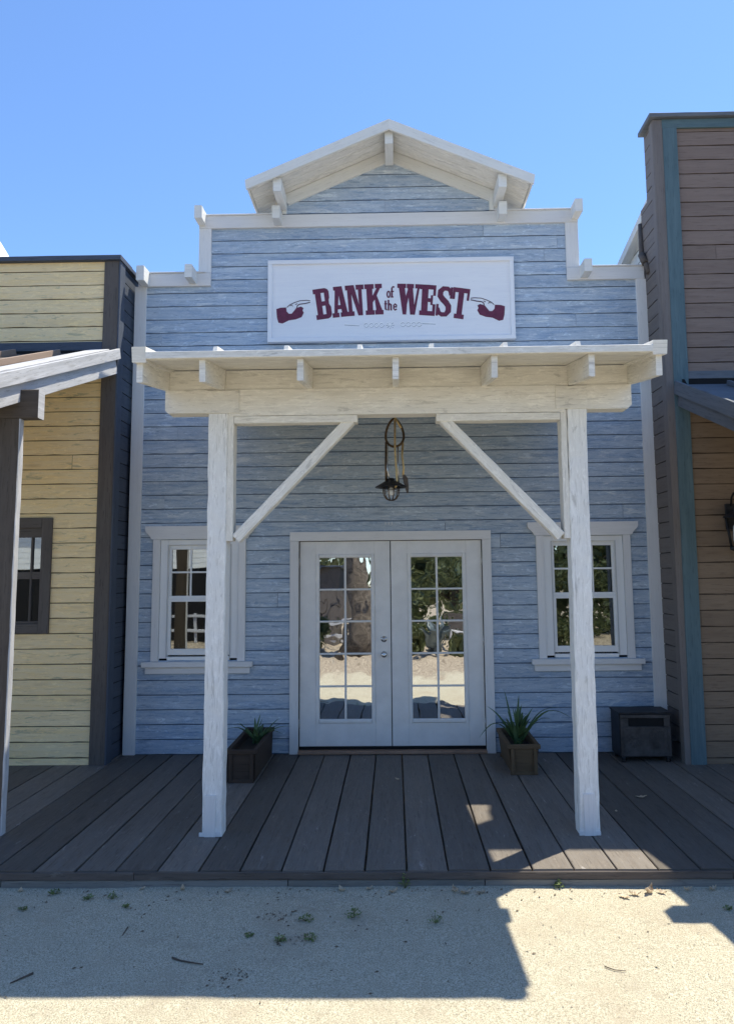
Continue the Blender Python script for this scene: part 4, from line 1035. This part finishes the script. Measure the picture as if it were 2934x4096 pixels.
# scattered grit and litter nobody could count
m = MB()
for k in range(4200):
    x = R(-2.6, 2.3); y = R(-4.15, -2.80)
    s = R(.0012, .0034) * (1.6 if R(0, 1) > .97 else 1); z = GZ(x, y) + s * .3
    vs = [m.bm.verts.new((x + s * R(.7, 1.3) * a, y + s * R(.7, 1.3) * b, z + s * R(.5, 1) * c)) for a, b, c in ((1, 0, 0), (0, 1, 0), (-1, 0, 0), (0, -1, 0), (0, 0, 1))]
    t = R(0, 1)
    for a, b in ((0, 1), (1, 2), (2, 3), (3, 0)): m.face([vs[a], vs[b], vs[4]], tone=t)
M['grit'] = plain('loose_grit', (.42, .37, .29), .9, 0, .45, 40, .3)
o = m.build('gravel', M['grit'], None, fix=False); tag(o, 'loose pale grit scattered over the street', 'gravel', kind='stuff')
m = MB()
for k in range(330):
    cl = random.choice(((-.75, -3.70), (-.5, -3.38), (-.6, -3.15), (R(-2.4, 2), R(-3.9, -2.9)), (R(-2.4, 2), R(-3.4, -2.9)), (R(-2.4, 2), -2.86), (R(-2.4, 2), -2.86), (R(-2, .4), -2.88), (R(-2.4, .5), R(-3.2, -2.9)), (R(-2.4, .5), R(-3.9, -2.9))))
    x = cl[0] + R(-.10, .10); y = min(-2.83, cl[1] + R(-.06, .06)); s = R(.003, .013); z = GZ(x, y) + .003; a = R(0, 3.14)
    ca, sa = math.cos(a) * s, math.sin(a) * s
    m.face([m.bm.verts.new((x + ca, y + sa, z + .002)), m.bm.verts.new((x - sa * .4, y + ca * .4, z + .004)), m.bm.verts.new((x - ca, y - sa, z + .001)), m.bm.verts.new((x + sa * .4, y - ca * .4, z))], tone=R(0, .3))
M['litter'] = plain('dark_leaf_litter', (.12, .09, .06), .9, 0, .4, 30)
o = m.build('leaf_litter', M['litter'], None, fix=False); tag(o, 'fine dark litter specks on the gravel', 'litter', kind='stuff')

# ================================================================== ACROSS THE STREET (seen mirrored in the panes)
def crown(mb, c, rx, ry, rz_, n, s):
    cl = [(c[0] + R(-1, 1) * rx * .7, c[1] + R(-1, 1) * ry * .7, c[2] + R(-1, 1) * rz_ * .75, R(.25, .5)) for _ in range(int(16))]
    for k in range(n):
        q = random.choice(cl); v = Vector((random.gauss(0, 1), random.gauss(0, 1), random.gauss(0, 1))).normalized() * (R(.5, 1) ** .5)
        p = Vector((q[0] + v.x * rx * q[3], q[1] + v.y * ry * q[3], q[2] + v.z * rz_ * q[3])); a = Vector((R(-1, 1), R(-1, 1), R(-1, 1))).normalized(); b = a.orthogonal().normalized()
        ss = s * R(.5, 1.3); mb.face([mb.bm.verts.new(p + a * ss), mb.bm.verts.new(p + b * ss * .6), mb.bm.verts.new(p - a * ss), mb.bm.verts.new(p - b * ss * .6)], tone=R(0, 1))
def tree(x, y, r, h, cr, label, n=2600, low=.35, leaf=.16, trunk_h=None, grp='trees across the street'):
    t = thing('tree', (x, y, -.13), label, 'tree', grp); th = trunk_h or h * .5
    m = MB(); m.tube([(x + .12 * math.sin(k * 1.3) * r * 2, y + .05 * math.cos(k), -.2 + th * k / 8) for k in range(9)], lambda f: r * (1.35 - .75 * f) if f > .08 else r * 1.6, 16)
    m.build('trunk', M['bark'], t)
    for k in range(7):
        a = k * .9 + R(-.3, .3); z = th * R(.55, .98); l = cr * R(.6, 1); m = MB()
        m.tube([(x, y, z), (x + math.cos(a) * l * .4, y + math.sin(a) * l * .4, z + l * .25), (x + math.cos(a) * l * .8, y + math.sin(a) * l * .8, z + l * .7)], lambda f: r * .42 * (1 - .75 * f), 8)
        m.build('limb', M['bark'], t)
    m = MB(); crown(m, (x, y, h * (1 + low) / 2), cr, cr, h * (1 - low) / 2, n, leaf); m.build('crown', M['foliage'], t, fix=False)
tree(-.86, -10.8, .27, 8.5, 2.6, 'thick trunked old tree standing right across the street from the doors', 900, .55, .10, 5.0)
tree(2.2, -19.0, .18, 3.6, 2.6, 'dense green tree across the street, in line with the right door', 4200, .12)
tree(5.9, -16.5, .18, 3.9, 2.8, 'broad green tree across the street, mirrored in the right window', 4200, .10)
tree(10.5, -19, .2, 4.0, 3.0, 'green tree far across the street on the right side', 3200, .1)
tree(-4.6, -26, .2, 4.0, 2.6, 'green tree rising behind the dark shed', 2600, .3)
tree(-15, -22, .2, 4.2, 3.0, 'tree at the far left end of the street', 2200, .15)
tree(.8, -24, .2, 3.6, 2.2, 'small tree in the gap behind the agave', 2400, .15)
def bush(x, y, r, h, label):
    m = MB(); crown(m, (x, y, h * .45 - .13), r, r * .8, h * .55, 1500, .085); o = m.build('bush', M['foliage'], None, fix=False); tag(o, label, 'bush', 'bushes across the street')
bush(-2.3, -11.6, .8, .9, 'small dark shrub left of the old trunk'); bush(.25, -11.4, .55, .7, 'little dark shrub between trunk and agave'); bush(1.9, -10.6, .6, .6, 'flat dark shrub in front of the bench'); bush(3.6, -11.2, .9, 1.1, 'dark shrub right of the bench end')
bush(.6, -14.5, 1.2, 2.1, 'dark round bush behind the agave'); bush(3.2, -14.0, 1.4, 2.4, 'broad bush right of the bench'); bush(1.9, -15.2, 1.2, 2.6, 'tall bush directly behind the bench')
bush(5.0, -13.2, 1.3, 2.2, 'bush under the broad tree mirrored in the right window'); bush(-.6, -15.5, 1.0, 1.6, 'low bush at the corner of the dark shed'); bush(7.0, -14.5, 1.5, 2.3, 'rightmost bush across the street')
sh = thing('dark_shed', (-3.9, -16.2, -.13), 'low dark timber shed across the street', 'shed')
m = MB()
for k in range(24): m.box(-6.4 + k * .2, -6.4 + k * .2 + .19, -14.25, -14.2, -.13, 1.95, axis='z', ch=.004)
m.box(-6.4, -1.6, -17.5, -14.3, -.13, 1.93, axis='x', ch=.01); m.build('wall', M['umber'], sh)
m = MB(); m.box(-6.6, -1.4, -17.7, -14.0, 1.96, 2.05, axis='x', ch=.01); m.build('roof', M['navy'], sh)
fn = thing('rail_fence', (-3.6, -12.9, -.13), 'low pale wire and rail fence across the street before the shed', 'fence')
for k in range(7):
    x = -6.3 + k * .85; m = MB(); m.box(x, x + .07, -12.95, -12.88, -.13, .62, axis='z'); m.build('fence_post', M['whitish'], fn)
for z in (.12, .52):
    m = MB(); m.box(-6.3, -1.2, -12.87, -12.84, z, z + .07, axis='x'); m.build('rail', M['whitish'], fn)
wb = thing('white_cottage', (-9, -16, -.13), 'white clapboard cottage with dark open porch across the street', 'building')
m = MB(); siding(m, 1.9, 3.4, 1.9, .14, [], lambda z: [(-11.5, -7.05), (-6.6, -5.2)], lambda x, z, d: Vector((x, -13.2 - d, z))); m.build('wall', M['tank'], wb, fix=False)
m = MB(); m.box(-11.5, -5.2, -17, -13.25, -.13, 3.35, axis='x', ch=.01); m.build('porch_recess', M['black'], wb)  # solid black block standing in for the shade inside the open porch
m = MB(); m.prism([(-11.8, -12.9, 3.42), (-4.9, -12.9, 3.42), (-8.3, -12.9, 4.5)], (0, -4.3, 0)); m.build('roof', M['corrug'], wb)
ag = MB(); tips = []
for k in range(34):
    a = R(0, 6.28); r = R(.25, .6); tips.append((.98 + r * math.cos(a), -10.4 + r * math.sin(a), -.1 + R(.45, 1.0) * (1.15 - r * .6), R(.05, .2)))
blades(ag, (.98, -10.4, -.1), tips, .13, n=7)
o = ag.build('agave', M['agave'], None, fix=False); tag(o, 'big blue grey agave across the street from the right door', 'agave')
bn = thing('wooden_bench', (2.0, -12.2, -.13), 'rough pale wooden bench across the street beyond the agave', 'bench')
m = MB(); m.box(1.4, 2.6, -12.4, -12.0, .28, .34, axis='x'); m.build('seat', M['whitish'], bn)
m = MB(); m.box(1.4, 2.6, -12.45, -12.41, .36, .75, axis='x'); m.build('backrest', M['brownpost'], bn)
for x in (1.45, 2.5):
    for y in (-12.38, -12.06):
        m = MB(); m.box(x, x + .06, y, y + .06, -.13, .28, axis='z'); m.build('leg', M['whitish'], bn)

# ================================================================== SKY, SUN, CAMERA
sun_dir = Vector((.357, .316, 1)).normalized()
el = math.asin(sun_dir.z); rot = math.atan2(sun_dir.x, sun_dir.y)
sd_ = bpy.data.lights.new('sun', 'SUN'); sd_.energy = 3.35; sd_.angle = math.radians(.53); sd_.color = (1.0, .925, .76)
so = bpy.data.objects.new('sun', sd_); COL.objects.link(so); so.rotation_euler = sun_dir.to_track_quat('Z', 'Y').to_euler()
so.location = sun_dir * 30
wd = bpy.data.worlds.new('World'); SC.world = wd; wd.use_nodes = True; nt = wd.node_tree
bg = nt.nodes['Background']; sky = nt.nodes.new('ShaderNodeTexSky'); sky.sky_type = 'NISHITA'; sky.sun_disc = False
sky.sun_elevation = el; sky.sun_rotation = rot; sky.air_density = 1.0; sky.dust_density = .1; sky.ozone_density = 9.0; sky.altitude = 100
nt.links.new(sky.outputs[0], bg.inputs[0]); bg.inputs[1].default_value = .11

f_, pitch, yaw, roll, cx_, cy_, cz_, px_, py_ = 1622.8438, .1085, .0168, -.0097, .0389, -7.3664, 1.7742, 843.86, 1086.28
cy, sy = math.cos(yaw), math.sin(yaw)
fw = Vector((-sy * math.cos(pitch), cy * math.cos(pitch), math.sin(pitch))); r = Vector((cy, sy, 0)); u = r.cross(fw)
r2 = math.cos(roll) * r + math.sin(roll) * u; u2 = -math.sin(roll) * r + math.cos(roll) * u
cd = bpy.data.cameras.new('camera'); co = bpy.data.objects.new('camera', cd); COL.objects.link(co)
mt = Matrix((( r2.x, u2.x, -fw.x, cx_), (r2.y, u2.y, -fw.y, cy_), (r2.z, u2.z, -fw.z, cz_), (0, 0, 0, 1)))
co.matrix_world = mt
cd.sensor_fit = 'VERTICAL'; cd.sensor_height = 36; cd.sensor_width = 36; cd.lens = f_ * 36 / 2268.0
cd.shift_x = -(px_ - 812.5) / 2268.0; cd.shift_y = -(1134 - py_) / 2268.0
cd.clip_start = .05; cd.clip_end = 1500
SC.camera = co
SC.view_settings.view_transform = 'Standard'; SC.view_settings.look = 'None'; SC.view_settings.gamma = 1
SC.view_settings.exposure = 1.19
SC.render.resolution_x = 733; SC.render.resolution_y = 1024
